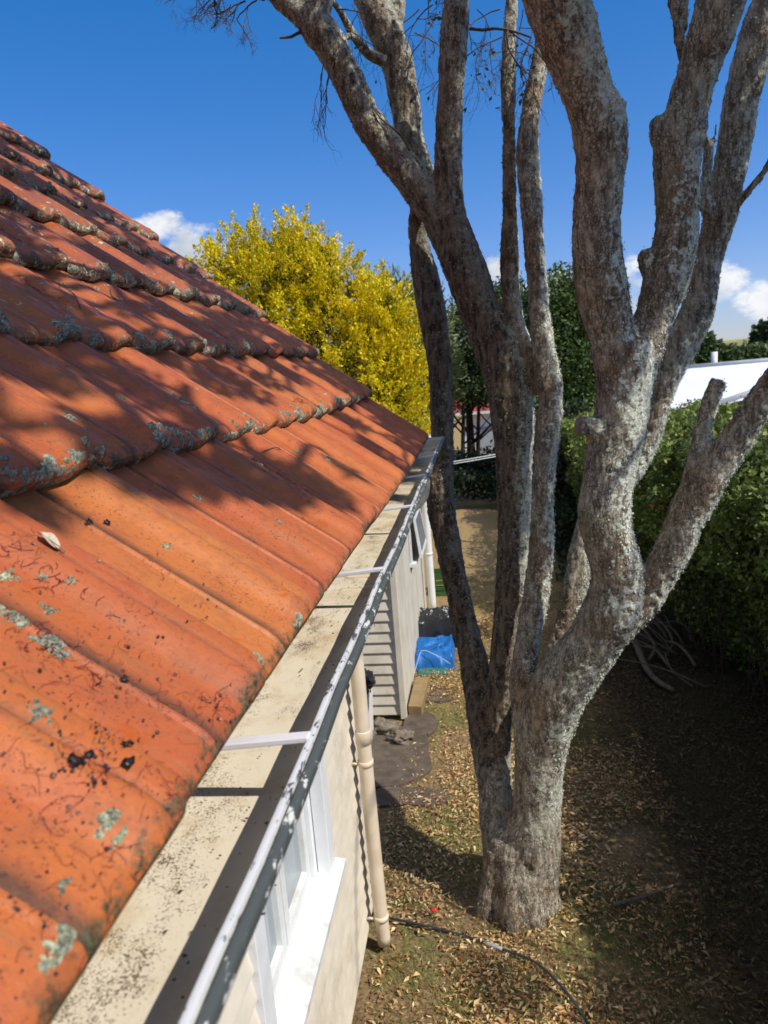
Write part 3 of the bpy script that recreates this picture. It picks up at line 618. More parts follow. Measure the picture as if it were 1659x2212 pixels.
L['D1'] = limb([(1348, 830, 100, 3.3), (1325, 730, 98, 3.28), (1308, 660, 110, 3.26), (1296, 600, 110, 3.24), (1288, 530, 106, 3.22), (1290, 460, 102, 3.2), (1297, 390, 106, 3.18), (1298, 320, 112, 3.16), (1292, 262, 114, 3.14), (1268, 200, 106, 3.12), (1247, 133, 118, 3.1), (1225, 67, 132, 3.08), (1200, 0, 134, 3.06), (1180, -60, 122, 3.02), (1150, -180, 104, 2.96), (1130, -330, 84, 2.86)])
L['D1s'] = limb([(1310, 300, 70, 3.15), (1325, 240, 56, 3.13), (1338, 212, 36, 3.12)])
L['D2'] = limb([(1365, 830, 90, 3.32), (1395, 740, 88, 3.34), (1418, 665, 88, 3.34), (1440, 600, 98, 3.34), (1455, 545, 96, 3.34), (1462, 470, 92, 3.34), (1460, 400, 94, 3.33), (1462, 330, 98, 3.32), (1476, 270, 98, 3.31), (1490, 215, 92, 3.3), (1514, 133, 96, 3.28), (1538, 67, 106, 3.26), (1557, 0, 106, 3.24), (1575, -70, 98, 3.2), (1600, -220, 82, 3.1)])
L['D2s'] = limb([(1440, 330, 52, 3.31), (1425, 285, 46, 3.3), (1420, 252, 30, 3.3)])
L['D2t'] = limb([(1430, 620, 60, 3.34), (1402, 570, 46, 3.33), (1398, 538, 34, 3.33)])
L['D2u'] = limb([(1490, 190, 26, 3.4), (1472, 110, 22, 3.42), (1463, 50, 20, 3.44), (1450, -10, 22, 3.45), (1440, -80, 18, 3.46)])
L['D2v'] = limb([(1472, 100, 18, 3.44), (1478, 40, 17, 3.44), (1484, -30, 16, 3.44)])
L['Ds'] = limb([(1310, 930, 70, 3.28), (1275, 922, 46, 3.24), (1252, 918, 40, 3.22)])
L['F'] = limb([(1145, 1560, 50, 3.7), (1172, 1480, 48, 3.8), (1196, 1420, 46, 3.86), (1226, 1340, 50, 3.9), (1245, 1260, 54, 3.94), (1256, 1190, 50, 3.98), (1275, 1120, 46, 4.0), (1330, 1060, 48, 4.02), (1385, 990, 46, 4.04), (1412, 920, 44, 4.05), (1430, 860, 46, 4.06), (1448, 800, 58, 4.07), (1468, 745, 74, 4.08),
                (1498, 690, 70, 4.08), (1514, 640, 70, 4.08), (1524, 590, 64, 4.08), (1538, 530, 60, 4.07), (1555, 470, 70, 4.06), (1566, 410, 70, 4.05), (1578, 350, 70, 4.04), (1590, 290, 74, 4.03), (1600, 220, 77, 4.02), (1614, 165, 79, 4.0), (1630, 100, 76, 3.98), (1652, 30, 74, 3.96), (1680, -50, 66, 3.92), (1730, -180, 54, 3.86)])
L['Fs'] = limb([(1538, 470, 34, 4.02), (1522, 430, 28, 4.0), (1524, 380, 24, 4.0), (1530, 330, 24, 4.0), (1522, 290, 16, 4.0)])
L['Fs2'] = limb([(1532, 345, 10, 4.0), (1542, 310, 9, 4.0), (1548, 262, 5, 4.0)])
L['Fr'] = limb([(1585, 445, 26, 4.0), (1606, 425, 18, 3.98), (1632, 395, 15, 3.95), (1655, 365, 16, 3.92), (1690, 300, 14, 3.88)])
L['G'] = limb([(1345, 1330, 84, 3.34), (1395, 1290, 72, 3.32), (1425, 1240, 74, 3.3), (1455, 1180, 78, 3.28), (1480, 1120, 80, 3.27), (1508, 1068, 86, 3.26), (1548, 1005, 78, 3.24), (1590, 945, 68, 3.2), (1632, 885, 64, 3.16), (1680, 820, 60, 3.12), (1750, 720, 54, 3.06)])
L['Gs'] = limb([(1495, 1060, 54, 3.28), (1504, 1000, 46, 3.28), (1517, 930, 42, 3.27), (1535, 870, 38, 3.26), (1553, 822, 31, 3.25)])
b = MB()
for kx, (P, Rr) in L.items():
    S = spline(np.column_stack([P, Rr]), 5)
    b.tube(S[:, :3], S[:, 3]*.985, 18)
base_c = np.array(L['T'][0][0])
for a, ln in ((215, .215), (262, .21), (300, .22), (345, .225), (30, .22), (90, .22)):   # root flare
    d = np.array([math.cos(math.radians(a)), math.sin(math.radians(a)), 0]); c0 = np.array([.085, 3.60, .0])
    b.tube(spline([c0+d*.10+[0, 0, .34], c0+d*.155+[0, 0, .15], c0+d*.21+[0, 0, .03], c0+d*(ln)+[0, 0, -.07]], 4), np.linspace(.070, .04, 13), 10)
tmp = b.build('tmp', M_BARK)
rm = tmp.modifiers.new('r', 'REMESH'); rm.mode = 'VOXEL'; rm.voxel_size = .0105; rm.adaptivity = 0
sm = tmp.modifiers.new('s', 'SMOOTH'); sm.factor = .5; sm.iterations = 2
dg = bpy.context.evaluated_depsgraph_get(); me = tmp.evaluated_get(dg).to_mesh()
nv = len(me.vertices); V = np.empty(nv*3); me.vertices.foreach_get('co', V); V = V.reshape(-1, 3)
Nn = np.empty(nv*3); me.vertices.foreach_get('normal', Nn); Nn = Nn.reshape(-1, 3)
nf = len(me.polygons); F4 = np.empty(nf*4, np.int32); me.loops.foreach_get('vertex_index', F4) if len(me.loops) == nf*4 else None
F4 = F4.reshape(-1, 4) if len(me.loops) == nf*4 else [tuple(p_.vertices) for p_ in me.polygons]
bpy.data.objects.remove(tmp)
Q = V*np.array([1, 1, .42])
cr = np.abs(fbm(Q*26, 3, 11))
disp = .014*fbm(V*4.2, 3, 1)+.016*fbm(Q*17, 3, 4)+.060*(.08-np.minimum(cr, .08))*-1+.016*fbm(V*60, 2, 8)
lump = np.clip(vnoise(V*np.array([5, 5, 3.2]), 21)-.70, 0, 1)*.03
V = V+Nn*(disp+lump)[:, None]
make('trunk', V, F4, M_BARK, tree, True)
# bark scales and lichen tufts standing off the stems
far_ = V[:, 2] < 5.6
cand = np.where(far_)[0]
def scales(name, n, size, cA, cB, wsel, off, kind='stuff', mat=None):
    ii = rng.choice(cand, n*3); w_ = wsel(V[ii], Nn[ii]); ii = ii[rng.random(n*3) < w_][:n]
    P = V[ii]+Nn[ii]*off+rng.normal(0, .003, (len(ii), 3)); T_ = np.cross(Nn[ii], rng.normal(size=(len(ii), 3))); T_ /= np.linalg.norm(T_, axis=1)[:, None]
    d_ = T_+Nn[ii]*rng.uniform(.1, .9, (len(ii), 1)); d_ /= np.linalg.norm(d_, axis=1)[:, None]; e_ = np.cross(d_, Nn[ii]); e_ /= np.linalg.norm(e_, axis=1)[:, None]+1e-9
    s_ = (size*rng.uniform(.5, 1.4, len(ii)))[:, None]
    Q_ = np.stack([P-d_*s_*.5, P+e_*s_*.36, P+d_*s_*.5, P-e_*s_*.36], 1).reshape(-1, 3)
    t_ = rng.random((len(ii), 1)); K_ = np.repeat(np.array(cA)*(1-t_)+np.array(cB)*t_, 4, 0)
    tag(make(name, Q_, np.arange(len(Q_)).reshape(-1, 4), mat, tree, False, K_), kind=kind)
k = NT('flake'); k.out(k.attr('Col').outputs[0], .95, .1); M_SC = k.m
scales('bark_scales', 30000, .009, (.20, .165, .125), (.46, .41, .33), lambda p, n_: .35+.0*p[:, 0], .001, mat=M_SC)
def lsel(p, n_):
    z_ = p[:, 2]; a_ = np.clip((n_[:, 0]*.9-n_[:, 1]*.15-.35)*3, 0, 1)*np.where((p[:, 1] > 3.68) & (p[:, 0] < .22), .18, 1.)*np.clip((fbm(p*2.2, 3, 5)+.16)*4, 0, 1); hz = np.clip((z_-.5)/.5, .06, 1)*np.clip((3.6-z_)/1.0, .10, 1); return a_*hz
scales('lichen_tufts', 80000, .0085, (.52, .52, .43), (.74, .75, .64), lsel, .004, mat=M_SC)
# sawn faces of the old cuts
k = NT('sawn_wood'); p = k.pos(); k.out(k.mix(k.mr(k.noise(p, 40, 5), .35, .65), (.16, .11, .085), (.30, .23, .19)), .9, .1); M_CUT = k.m
for kx in ('Ds',):
    P, Rr = L[kx]; d = (P[-1]-P[-2])/np.linalg.norm(P[-1]-P[-2]); c = P[-1]+d*.003
    b = MB(); b.tube([c-d*.01, c+d*.004], Rr[-1]*.86, 16); b.build('sawn_face', M_CUT, tree, bevel=.002)
# twigs: fine branching sprays
def spray(mb, p, d, ln, r, depth, tips=None, droop=-.25, rr=random):
    d = np.array(d, float); d /= np.linalg.norm(d); P = [np.array(p, float)]; n = 5
    for s_ in range(n):
        d = d+np.array([rr.gauss(0, .22), rr.gauss(0, .22), rr.gauss(0, .18)+droop*.18]); d /= np.linalg.norm(d)
        P.append(P[-1]+d*ln/n)
    mb.tube(P, np.linspace(r, r*.62, n+1), 4 if r < .006 else 6, cap=False)
    if tips is not None and depth <= 1: tips.append((P[-1], d))
    if depth > 0:
        for k_ in range(rr.choice([2, 3, 3])):
            i_ = rr.choice([2, 3, 4, 5]); dd = d+np.array([rr.gauss(0, .65), rr.gauss(0, .65), rr.gauss(0, .55)])
            spray(mb, P[i_], dd, ln*rr.uniform(.5, .8), r*.6, depth-1, tips, droop, rr)
def twig_at(u, v, Y, du, dv, ln, r, depth, name='twig', droop=-.5, tips=None, dY=0.):
    p = atY(u, v, Y); q = atY(u+du, v+dv, Y+dY); b_ = MB(); spray(b_, p, q-p, ln, r, depth, tips, droop); return b_.build(name, M_TWIG, tree, True)
tips = []
twig_at(572, -2, 3.9, -60, 6, .22, .010, 4, droop=-.1)
twig_at(530, 2, 3.92, -60, 6, .17, .005, 5, droop=-.15)
twig_at(500, -4, 3.95, -60, 10, .16, .005, 5, droop=-.2)
twig_at(555, 0, 3.85, -50, 12, .15, .005, 5, droop=-.3)
twig_at(470, -10, 3.9, -50, 12, .15, .004, 5, droop=-.3)
twig_at(520, 4, 3.88, -20, 22, .12, .004, 4, droop=-.5)
twig_at(450, -14, 3.9, -40, 16, .13, .004, 4, droop=-.3)
twig_at(663, 62, 3.94, -40, 4, .15, .009, 0)
twig_at(712, 95, 3.9, -20, 40, .22, .004, 3, droop=-1.6)
twig_at(722, 118, 3.9, -8, 50, .22, .004, 3, droop=-1.6)
for (u, v, Y, du, dv, ln, r, dp_) in [(905, 20, 4.3, -40, 30, .2, .004, 4), (940, 40, 4.2, -30, 40, .26, .004, 4), (935, 10, 4.1, -40, 20, .22, .004, 4), (1015, 62, 4.0, 60, 12, .34, .008, 4), (1085, 80, 4.1, -30, 20, .28, .004, 4), (1080, 20, 4.1, -40, 10, .24, .004, 4),
                                      (1120, 60, 4.1, 30, -5, .18, .003, 4), (925, 0, 4.1, 10, 40, .16, .003, 5), (900, 40, 4.2, 30, 20, .14, .003, 5), (1030, 20, 4.0, 50, 20, .16, .003, 5), (1060, 90, 4.0, -10, 30, .12, .0025, 4), (1130, 20, 4.1, 10, 40, .14, .003, 5), (1150, 90, 4.1, -20, 30, .10, .0025, 4), (760, 10, 4.0, 30, 30, .12, .0025, 4), (1140, 120, 4.1, -30, -20, .2, .003, 3), (730, 20, 3.9, 40, 15, .18, .004, 3), (745, 60, 4.0, 30, 20, .18, .003, 3), (895, 70, 4.3, 30, 10, .2, .004, 3)]:
    twig_at(u, v, Y, du, dv, ln, r, dp_, tips=tips, droop=-.5)
b = MB(); b.tube(spline([atY(830, 132, 4.2), atY(800, 118, 4.15), atY(775, 92, 4.1), atY(755, 62, 4.05), atY(735, 25, 4.0), atY(712, -5, 3.95)], 5), np.linspace(.032, .012, 26), 8); b.build('side_branch', M_BARK, tree, True)
b = MB(); b.tube(spline([atY(778, 90, 4.1), atY(760, 78, 4.05), atY(742, 82, 4.0), atY(738, 74, 3.98)], 5), np.linspace(.018, .012, 16), 7); b.build('side_branch', M_BARK, tree, True)
for pts in ([(885, 325), (872, 300), (850, 278), (822, 255), (806, 232)], [(1606, 425), (1622, 400), (1645, 372), (1659, 360)]):
    b = MB(); b.tube(spline([atY(u, v, 3.95) for u, v in pts], 5), np.linspace(.009, .003, 5*(len(pts)-1)+1), 6); b.build('side_branch', M_TWIG, tree, True)
# crown above and toward the sun: what dapples the roof and stems
crown_ends = {kx: np.array(L[kx][0][-1]) for kx in ('B1', 'B1a', 'B2', 'B3', 'C2', 'C1', 'D1', 'D2', 'F', 'G')}
clumps = []
def shade(P, h, r, dens=1.):
    P = np.asarray(P, float); t = (h-P[2])/SUN[2]; clumps.append((P+SUN*t, r, dens))
cr_ = random.Random(5)
def roof_P(s, Y): return EV+DX*s+np.array([0, Y, 0])
for t_ in range(230):                                    # roof courses above the eave row
    Y = cr_.uniform(-.2, 3.9); s_ = cr_.uniform(.62 if Y < 1.2 else .42, 3.4)
    shade(roof_P(s_, Y), cr_.uniform(4.8, 6.2), cr_.uniform(.09, .20), 1.15)
for (u, v, r) in [(15, 1070, .05), (50, 1105, .07), (100, 1135, .05), (235, 1055, .09), (185, 1010, .08), (480, 1035, .10), (600, 1095, .09), (740, 1040, .10), (800, 980, .12), (450, 1090, .07), (350, 1075, .07), (860, 980, .12), (300, 1020, .10), (420, 1040, .11), (520, 1075, .10), (640, 1060, .11), (690, 1100, .10), (250, 985, .09), (380, 985, .08), (760, 915, .16), (840, 940, .16), (560, 1010, .07), (900, 990, .14), (880, 1040, .12)]:
    d = ray(u, v); o = CAM-EV; t = -(o@NX)/(d@NX); shade(CAM+d*t, cr_.uniform(4.9, 5.9), r*.85, 1.5)
for (u, v, Y, r) in [(960, 700, 4.1, .3), (950, 850, 4.15, .26), (1010, 550, 4.1, .26), (1060, 700, 4.0, .26), (1100, 1150, 4.0, .22), (960, 1150, 4.1, .22), (1000, 1350, 4.0, .22),
                     (1250, 500, 3.2, .28), (1300, 650, 3.2, .22), (1250, 280, 3.15, .24), (1430, 550, 3.3, .26), (1440, 330, 3.3, .26), (1500, 120, 3.3, .24), (1540, 550, 4.05, .26), (1480, 700, 4.05, .26),
                     (1350, 800, 3.25, .16), (1280, 400, 3.18, .26), (1300, 560, 3.2, .22), (1230, 160, 3.1, .26), (1420, 620, 3.3, .2), (1460, 450, 3.3, .24), (1480, 240, 3.3, .26), (1530, 60, 3.3, .2), (1560, 420, 4.05, .24), (1580, 300, 4.05, .2), (1510, 640, 4.05, .24), (1150, 480, 4.0, .16), (1155, 660, 3.95, .14), (1100, 560, 4.1, .16), (990, 600, 4.1, .2), (1040, 640, 4.1, .2), (1085, 760, 4.05, .16), (940, 420, 4.1, .18), (880, 330, 4.2, .16), (1000, 480, 4.05, .16), (975, 180, 4.0, .14), (700, 80, 4.0, .2), (780, 200, 4.0, .2), (860, 100, 4.2, .2), (970, 450, 4.0, .2), (1140, 300, 4.0, .16), (1100, 400, 4.1, .16)]:
    P = atY(u, v, Y); P[1] -= .1; P[0] -= .06; shade(P, cr_.uniform(5.3, 7.2), r*.9, .9)
for (x, y, r) in [(-.62, 3.2, .22), (-.65, 3.25, .2), (.0, 3.0, .2), (-.5, 2.6, .18), (.8, 2.9, .4), (1.3, 3.0, .5), (.9, 2.4, .4), (1.6, 2.6, .4)]:
    shade((x, y, 1.9 if x < -.6 else 0), cr_.uniform(5.2, 6.8), r, .7)
Vc, Fc, Cc_, nb = [], [], [], 0; bb = MB(); hold = list(crown_ends.values())
for c, r, dens in clumps:
    u_, v_, dp_ = proj(c)
    if dp_[0] > 0 and v_[0] > -SF*r/dp_[0]-30 and -200 < u_[0] < SW+200: continue      # stays above the picture
    n = int(520*dens*(r/.2)**2); q = rng.normal(size=(n, 3)); q /= np.linalg.norm(q, axis=1)[:, None]
    Pc = c+q*(r*rng.random((n, 1))**.4)*np.array([1, 1, .7])
    V_, F_, K_ = leaves(Pc, .050, .5, colA=(.045, .075, .022), colB=(.10, .13, .05)); Vc.append(V_); Fc.append(F_+nb); Cc_.append(K_); nb += len(V_)
    h0 = min(hold, key=lambda e: np.linalg.norm(e-c)); mid = (h0+c)/2+np.array([cr_.gauss(0, .1), cr_.gauss(0, .1), .15])
    up_ = proj(mid); 
    bb.tube(spline([h0, mid, c], 4), np.linspace(.022, .008, 9), 5, cap=False)
    if cr_.random() < .5: hold.append(c)
bb.build('crown_branch', M_TWIG, tree, True)
for p_, d_ in tips[::10]:                                 # the few leaves left on the visible twigs
    V_, F_, K_ = leaves(np.array([p_]), .03, .5, colA=(.045, .075, .022), colB=(.10, .13, .05)); Vc.append(V_); Fc.append(F_+nb); Cc_.append(K_); nb += len(V_)
make('crown', np.concatenate(Vc), np.concatenate(Fc), M_LEAF, tree, False, np.concatenate(Cc_))

# ------------------------------------------------------------------ other vegetation
def lobed_crown(name, parent, blobs, n, size, cA, cB, asp=.45, shell=.35, dirs_out=0., up=0., mat=None):
    """blobs: (centre, radii) ellipsoids; leaves fill the outer shell of their union"""
    vol = np.array([b_[1][0]*b_[1][1]+b_[1][2]*b_[1][0]+b_[1][1]*b_[1][2] for b_ in blobs]); vol = vol/vol.sum(); P = []; Dd = []
    for (c, r), f in zip(blobs, vol):
        m = int(n*f)+1; q = rng.normal(size=(m, 3)); q /= np.linalg.norm(q, axis=1)[:, None]
        bump = 1+.30*(vnoise(q*3.4+c[0]*3, 5)-.5)*2+.18*(vnoise(q*8+c[1], 6)-.5)*2
        rad = (1-shell*rng.random(m)**1.7)*bump
        p = np.array(c)+q*rad[:, None]*np.array(r); P.append(p); Dd.append(q)
    P = np.concatenate(P); Dd = np.concatenate(Dd)
    keep = P[:, 2] > .02; P = P[keep]; Dd = Dd[keep]
    V, F, K = leaves(P, size, asp, up, cA, cB, dirs=(Dd*dirs_out+np.array([0, 0, .5*dirs_out])) if dirs_out else None)
    # clump-wise colour variation
    cv = vnoise(np.repeat(P, 4, 0)*2.3, 9)[:, None]; K = K*(.75+.5*cv)
    return make(name, V, F, mat or M_LEAF, parent, False, K)
def small_trunk(parent, x, y, h, r, mat=M_DARKBARK, lean=0.):
    b_ = MB(); P = spline([(x, y, -.05), (x+lean*.4, y, h*.35), (x+lean, y+.05, h*.7), (x+lean*1.1, y, h)], 4); b_.tube(P, np.linspace(r, r*.35, len(P)), 8)
    for a in range(5):
        p = P[4+a]; d = np.array([math.cos(a*2.4), math.sin(a*2.4), .8]); b_.tube([p, p+d*h*.13, p+d*h*.24+[0, 0, .1]], [r*.4, r*.25, r*.1], 5)
    return b_.build('trunk', mat, parent, True)

gt = thing('golden_conifer', 'bright golden-yellow conifer bush with feathery sprays behind the tiled roof', 'conifer', (-1.95, 9.6, 0))
small_trunk(gt, -1.95, 9.6, 3.9, .10)
gb = []
for (u, v, r, Y) in [(640, 535, 42, 9.6), (628, 580, 66, 9.6), (560, 570, 70, 9.7), (520, 620, 80, 9.7), (600, 640, 110, 9.5), (690, 600, 70, 9.4), (730, 640, 70, 9.3), (700, 720, 110, 9.3), (580, 740, 120, 9.5), (800, 700, 70, 9.1), (830, 660, 42, 9.0), (835, 720, 70, 9.0), (850, 790, 70, 8.9), (790, 800, 100, 9.0),
                     (860, 860, 66, 8.8), (800, 900, 90, 8.8), (880, 920, 50, 8.7), (660, 860, 120, 9.2), (560, 860, 140, 9.4), (500, 760, 110, 9.6), (470, 590, 40, 9.9), (760, 1000, 130, 8.9), (860, 1000, 70, 8.8), (650, 1020, 150, 9.2)]:
    p = atY(u, v, Y); s_ = r*(Y*.98)/SF; gb.append((p, (s_*.95, s_*.85, s_*1.05)))
P_, D_ = [], []
for c_, r_ in gb:
    r_ = np.array(r_)*.86; m_ = int(80*(r_[0]/.5)**2)+9; q_ = rng.normal(size=(m_, 3)); q_ /= np.linalg.norm(q_, axis=1)[:, None]
    bmp = 1+.5*(vnoise(q_*4.2+c_[0]*3, 5)-.5)*2
    base_ = np.array(c_)+q_*np.array(r_)*(bmp*rng.uniform(.72, 1.0, m_))[:, None]; out_ = q_+np.array([0, 0, .75])+rng.normal(0, .25, (m_, 3)); out_ /= np.linalg.norm(out_, axis=1)[:, None]
    for k_ in range(120):
        t_ = rng.random((m_, 1)); P_.append(base_+out_*t_*.34+rng.normal(0, 1, (m_, 3))*(.062*(1.15-t_))); D_.append(out_)
P_ = np.concatenate(P_); D_ = np.concatenate(D_)
V_, F_, K_ = leaves(P_, .040, .45, 0., (.58, .44, .006), (.98, .77, .02), dirs=D_*1.2); gm_ = np.repeat(rng.random((len(P_), 1)) < .16, 4, 0); K_ = np.where(gm_, K_*np.array([.30, .55, .8]), K_); K_ = K_*(.78+.42*vnoise(np.repeat(P_, 4, 0)*3.1, 9)[:, None])
make('crown', V_, F_, M_LEAF, gt, False, K_)
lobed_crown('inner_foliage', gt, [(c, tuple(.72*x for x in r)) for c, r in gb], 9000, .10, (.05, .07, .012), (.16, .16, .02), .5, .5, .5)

def far_tree(label, cat, base, blobs, n, size, cA, cB, trunk_r=.14, h=3, group='trees beyond the lawn', asp=.5, **kw):
    t = thing('tree', label, cat, (base[0], base[1], 0), group); small_trunk(t, base[0], base[1], h, trunk_r)
    lobed_crown('crown', t, blobs, n, size, cA, cB, asp, **kw); return t
def bl(rows): 
    out = []
    for u, v, ru, rv, Y in rows: 
        p = atY(u, v, Y); s_ = Y*.98/SF; out.append((p, (ru*s_, (ru+rv)*.5*s_, rv*s_)))
    return out
far_tree('feathery olive-green rounded tree directly behind the golden conifer', 'tree', (-1.0, 17.5), bl([(860, 690, 95, 95, 17.5), (900, 720, 90, 110, 17.2), (830, 760, 90, 100, 17.4), (930, 800, 70, 120, 17), (870, 860, 110, 90, 17.2)]), 16000, .16, (.10, .13, .03), (.24, .27, .08), h=3.5, asp=.16, dirs_out=1.0, shell=.5)
far_tree('dark leafy tree seen in the gap between the two left stems', 'tree', (-.1, 19.0), bl([(1010, 760, 60, 80, 19), (990, 830, 50, 60, 18.6), (1040, 800, 60, 70, 19), (1000, 690, 40, 45, 19.2), (1060, 850, 60, 30, 18.6)]), 14000, .10, (.018, .035, .012), (.07, .10, .03), h=3, shell=.9)
far_tree('glossy dark green shrubby tree right of the slender middle stems', 'tree', (2.2, 16.0), bl([(1235, 720, 80, 90, 15.5), (1210, 640, 55, 60, 15.6), (1250, 800, 80, 80, 15.2), (1180, 760, 50, 110, 15.8), (1290, 700, 60, 110, 15.8), (1330, 780, 70, 90, 15.8), (1090, 660, 40, 60, 16.2), (1130, 700, 60, 90, 16.0), (1240, 880, 90, 50, 15)]), 42000, .09, (.022, .05, .012), (.13, .19, .045), h=3.2, shell=.6)
far_tree('bronze-brown crown of a tree showing above the dark green shrubs', 'tree', (4.1, 25.0), bl([(1228, 640, 34, 30, 25), (1245, 660, 40, 36, 25)]), 1500, .2, (.22, .10, .03), (.40, .20, .06), h=4.6, shell=.6)
far_tree('green bushy tree left of the pole above the white roof', 'tree', (11.5, 34), bl([(1520, 760, 40, 34, 34), (1548, 772, 32, 30, 34), (1500, 785, 50, 30, 34), (1480, 755, 30, 40, 34)]), 4500, .3, (.03, .06, .015), (.10, .15, .04), h=3.2, trunk_r=.2, shell=.6)
far_tree('pale green low tree behind the ridge of the white roof', 'tree', (20, 50), bl([(1600, 774, 38, 26, 50), (1640, 770, 40, 26, 50), (1570, 790, 36, 20, 50), (1670, 780, 30, 28, 50)]), 4500, .4, (.06, .10, .03), (.16, .21, .07), h=2.5, trunk_r=.25, shell=.6)
far_tree('dark round-headed tree on the skyline at the right edge', 'tree', (38, 88), bl([(1662, 728, 36, 30, 88), (1645, 745, 24, 22, 88), (1680, 745, 34, 30, 88)]), 3500, .7, (.012, .03, .012), (.04, .07, .025), h=4.5, trunk_r=.4, shell=.6)
far_tree('dark tree clump on the slope of the distant hill', 'tree', (60, 180), bl([(1590, 765, 24, 15, 180), (1635, 762, 24, 14, 180), (1612, 770, 20, 12, 180)]), 2500, 1.2, (.02, .035, .02), (.05, .07, .035), h=3, trunk_r=.5, shell=.7)
ds = thing('shrub', 'added dark shrub standing in for shade between the slender stems and the thick trunk', 'shrub', (1.9, 13.2, 0))
small_trunk(ds, 1.95, 13.4, 1.5, .06)
lobed_crown('foliage', ds, bl([(1240, 1010, 60, 90, 13.2), (1200, 1050, 50, 70, 13.4), (1275, 1060, 50, 90, 13), (1230, 930, 60, 60, 13.6), (1245, 1170, 46, 70, 11), (1215, 1130, 36, 60, 11.5), (1250, 1240, 46, 60, 9.8)]), 15000, .09, (.012, .022, .008), (.05, .07, .02), shell=.8)  # added near-black foliage in place of shade on the lawn
# slim dark trunks and low shrub, widened to stand in for deep shade, across the end of the lawn
sh = thing('shrub', 'low dark shrub with a few red flowers at the far end of the lawn', 'shrub', (.2, 18, 0))
lobed_crown('foliage', sh, bl([(1010, 1012, 60, 44, 16.8), (1070, 1015, 60, 44, 16.8), (970, 1025, 60, 36, 16.8), (1000, 1045, 50, 32, 15.6), (1055, 1048, 50, 32, 15.6), (960, 1050, 40, 26, 15.6), (1110, 1045, 60, 40, 15.4), (1150, 1015, 80, 50, 16.8), (1230, 1020, 80, 70, 16.5), (1120, 960, 50, 50, 18.4), (1200, 960, 60, 60, 17.6)]), 12000, .12, (.012, .022, .010), (.045, .065, .022), shell=.8)
tag(lobed_crown('flowers', sh, bl([(1045, 1018, 10, 8, 17.2), (1062, 1030, 12, 6, 17.1), (1030, 1012, 8, 5, 17.2)]), 60, .07, (.45, .02, .02), (.6, .08, .05), shell=.8), kind='stuff')
for x, y in ((-.35, 18.6), (.05, 19.4), (.52, 18.9)):
    t = thing('sapling', 'slim dark sapling trunk standing in the shade at the lawn end', 'sapling', (x, y, 0), 'slim saplings at the lawn end'); small_trunk(t, x, y, 3.1, .07, lean=.12)

# long hedge
hd = thing('hedge', 'thick clipped green hedge with a few orange-red flowers along the right boundary', 'hedge', (3.2, 6, 0))
hp = [(-3, 2.35), (0, 2.35), (3, 2.35), (5.5, 2.35), (6.3, 2.15), (7.2, 1.95), (9, 1.75), (11, 1.65), (14, 1.55)]
def face_x(Y): return np.interp(Y, [a for a, _ in hp], [c for _, c in hp])
n = 90000; Yh = rng.uniform(-2.5, 14.5, n)**1.0; kind_ = rng.random(n); Zt = 2.16-.02*(Yh-6)
z = np.where(kind_ < .50, Zt*rng.random(n)**.85, Zt+rng.normal(0, .03, n)); xf = face_x(Yh)
x = np.where(kind_ < .50, xf+np.abs(rng.normal(0, .10, n))+.28*(1-z/2.3)*(z < 1.0), xf+rng.random(n)*2.6)
ln_ = (fbm(np.stack([x*1.2, Yh*1.2, z*1.2], -1), 3, 3))*.62
x = x+ln_*(kind_ < .5)-.20*np.clip((z-1.2), 0, 1)*(kind_ < .5); z = z+ln_*(kind_ >= .5)*.85-np.clip(.5-(x-xf), 0, .5)**2*.8*(kind_ >= .5)
Pl = np.stack([x, Yh, np.clip(z, .03, None)], 1)
V_, F_, K_ = leaves(Pl, .062, .55, .6, (.06, .095, .018), (.24, .29, .06)); K_ = K_*(.6+.8*vnoise(np.repeat(Pl, 4, 0)*1.6, 2)[:, None])
make('foliage', V_, F_, M_LEAF, hd, False, K_)
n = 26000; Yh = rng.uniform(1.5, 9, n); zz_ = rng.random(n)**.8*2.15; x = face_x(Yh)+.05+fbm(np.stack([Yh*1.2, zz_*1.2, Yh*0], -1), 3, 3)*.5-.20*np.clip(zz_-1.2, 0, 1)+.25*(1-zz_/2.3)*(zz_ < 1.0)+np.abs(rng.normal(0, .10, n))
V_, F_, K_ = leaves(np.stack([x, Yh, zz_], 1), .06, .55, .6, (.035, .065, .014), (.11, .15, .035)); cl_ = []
for t_ in range(90):
    y_ = random.uniform(2.5, 10); zc = random.uniform(1.25, 2.12); c_ = np.array([float(face_x(y_))-.12-random.random()*.14-.2*max(0, zc-1.2), y_, zc]); rr_ = random.uniform(.09, .20)
    q_ = rng.normal(size=(90, 3)); q_ /= np.linalg.norm(q_, axis=1)[:, None]; cl_.append(c_+q_*rr_*rng.random((90, 1))**.5)
V2, F2, K2 = leaves(np.concatenate(cl_), .055, .55, .6, (.07, .11, .018), (.26, .32, .07)); make('shoots', V2, F2, M_LEAF, hd, False, K2)
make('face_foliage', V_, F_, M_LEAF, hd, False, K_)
b = MB(); yy = np.linspace(-2.5, 14.5, 60); V = []
for y in yy:
    f = float(face_x(y)); V += [(f+.55, y, 0), (f+.28, y, 1.0), (f+.30, y, 1.75), (f+.60, y, 2.02), (f+2.4, y, 2.0), (f+2.5, y, 0)]
b.add(V, [(a*6+k_, a*6+k_+1, (a+1)*6+k_+1, (a+1)*6+k_) for a in range(59) for k_ in range(5)]); b.build('light_block_core', M_DARKBARK, hd)  # added solid core blocking light through the hedge, no actual branches
b = MB()
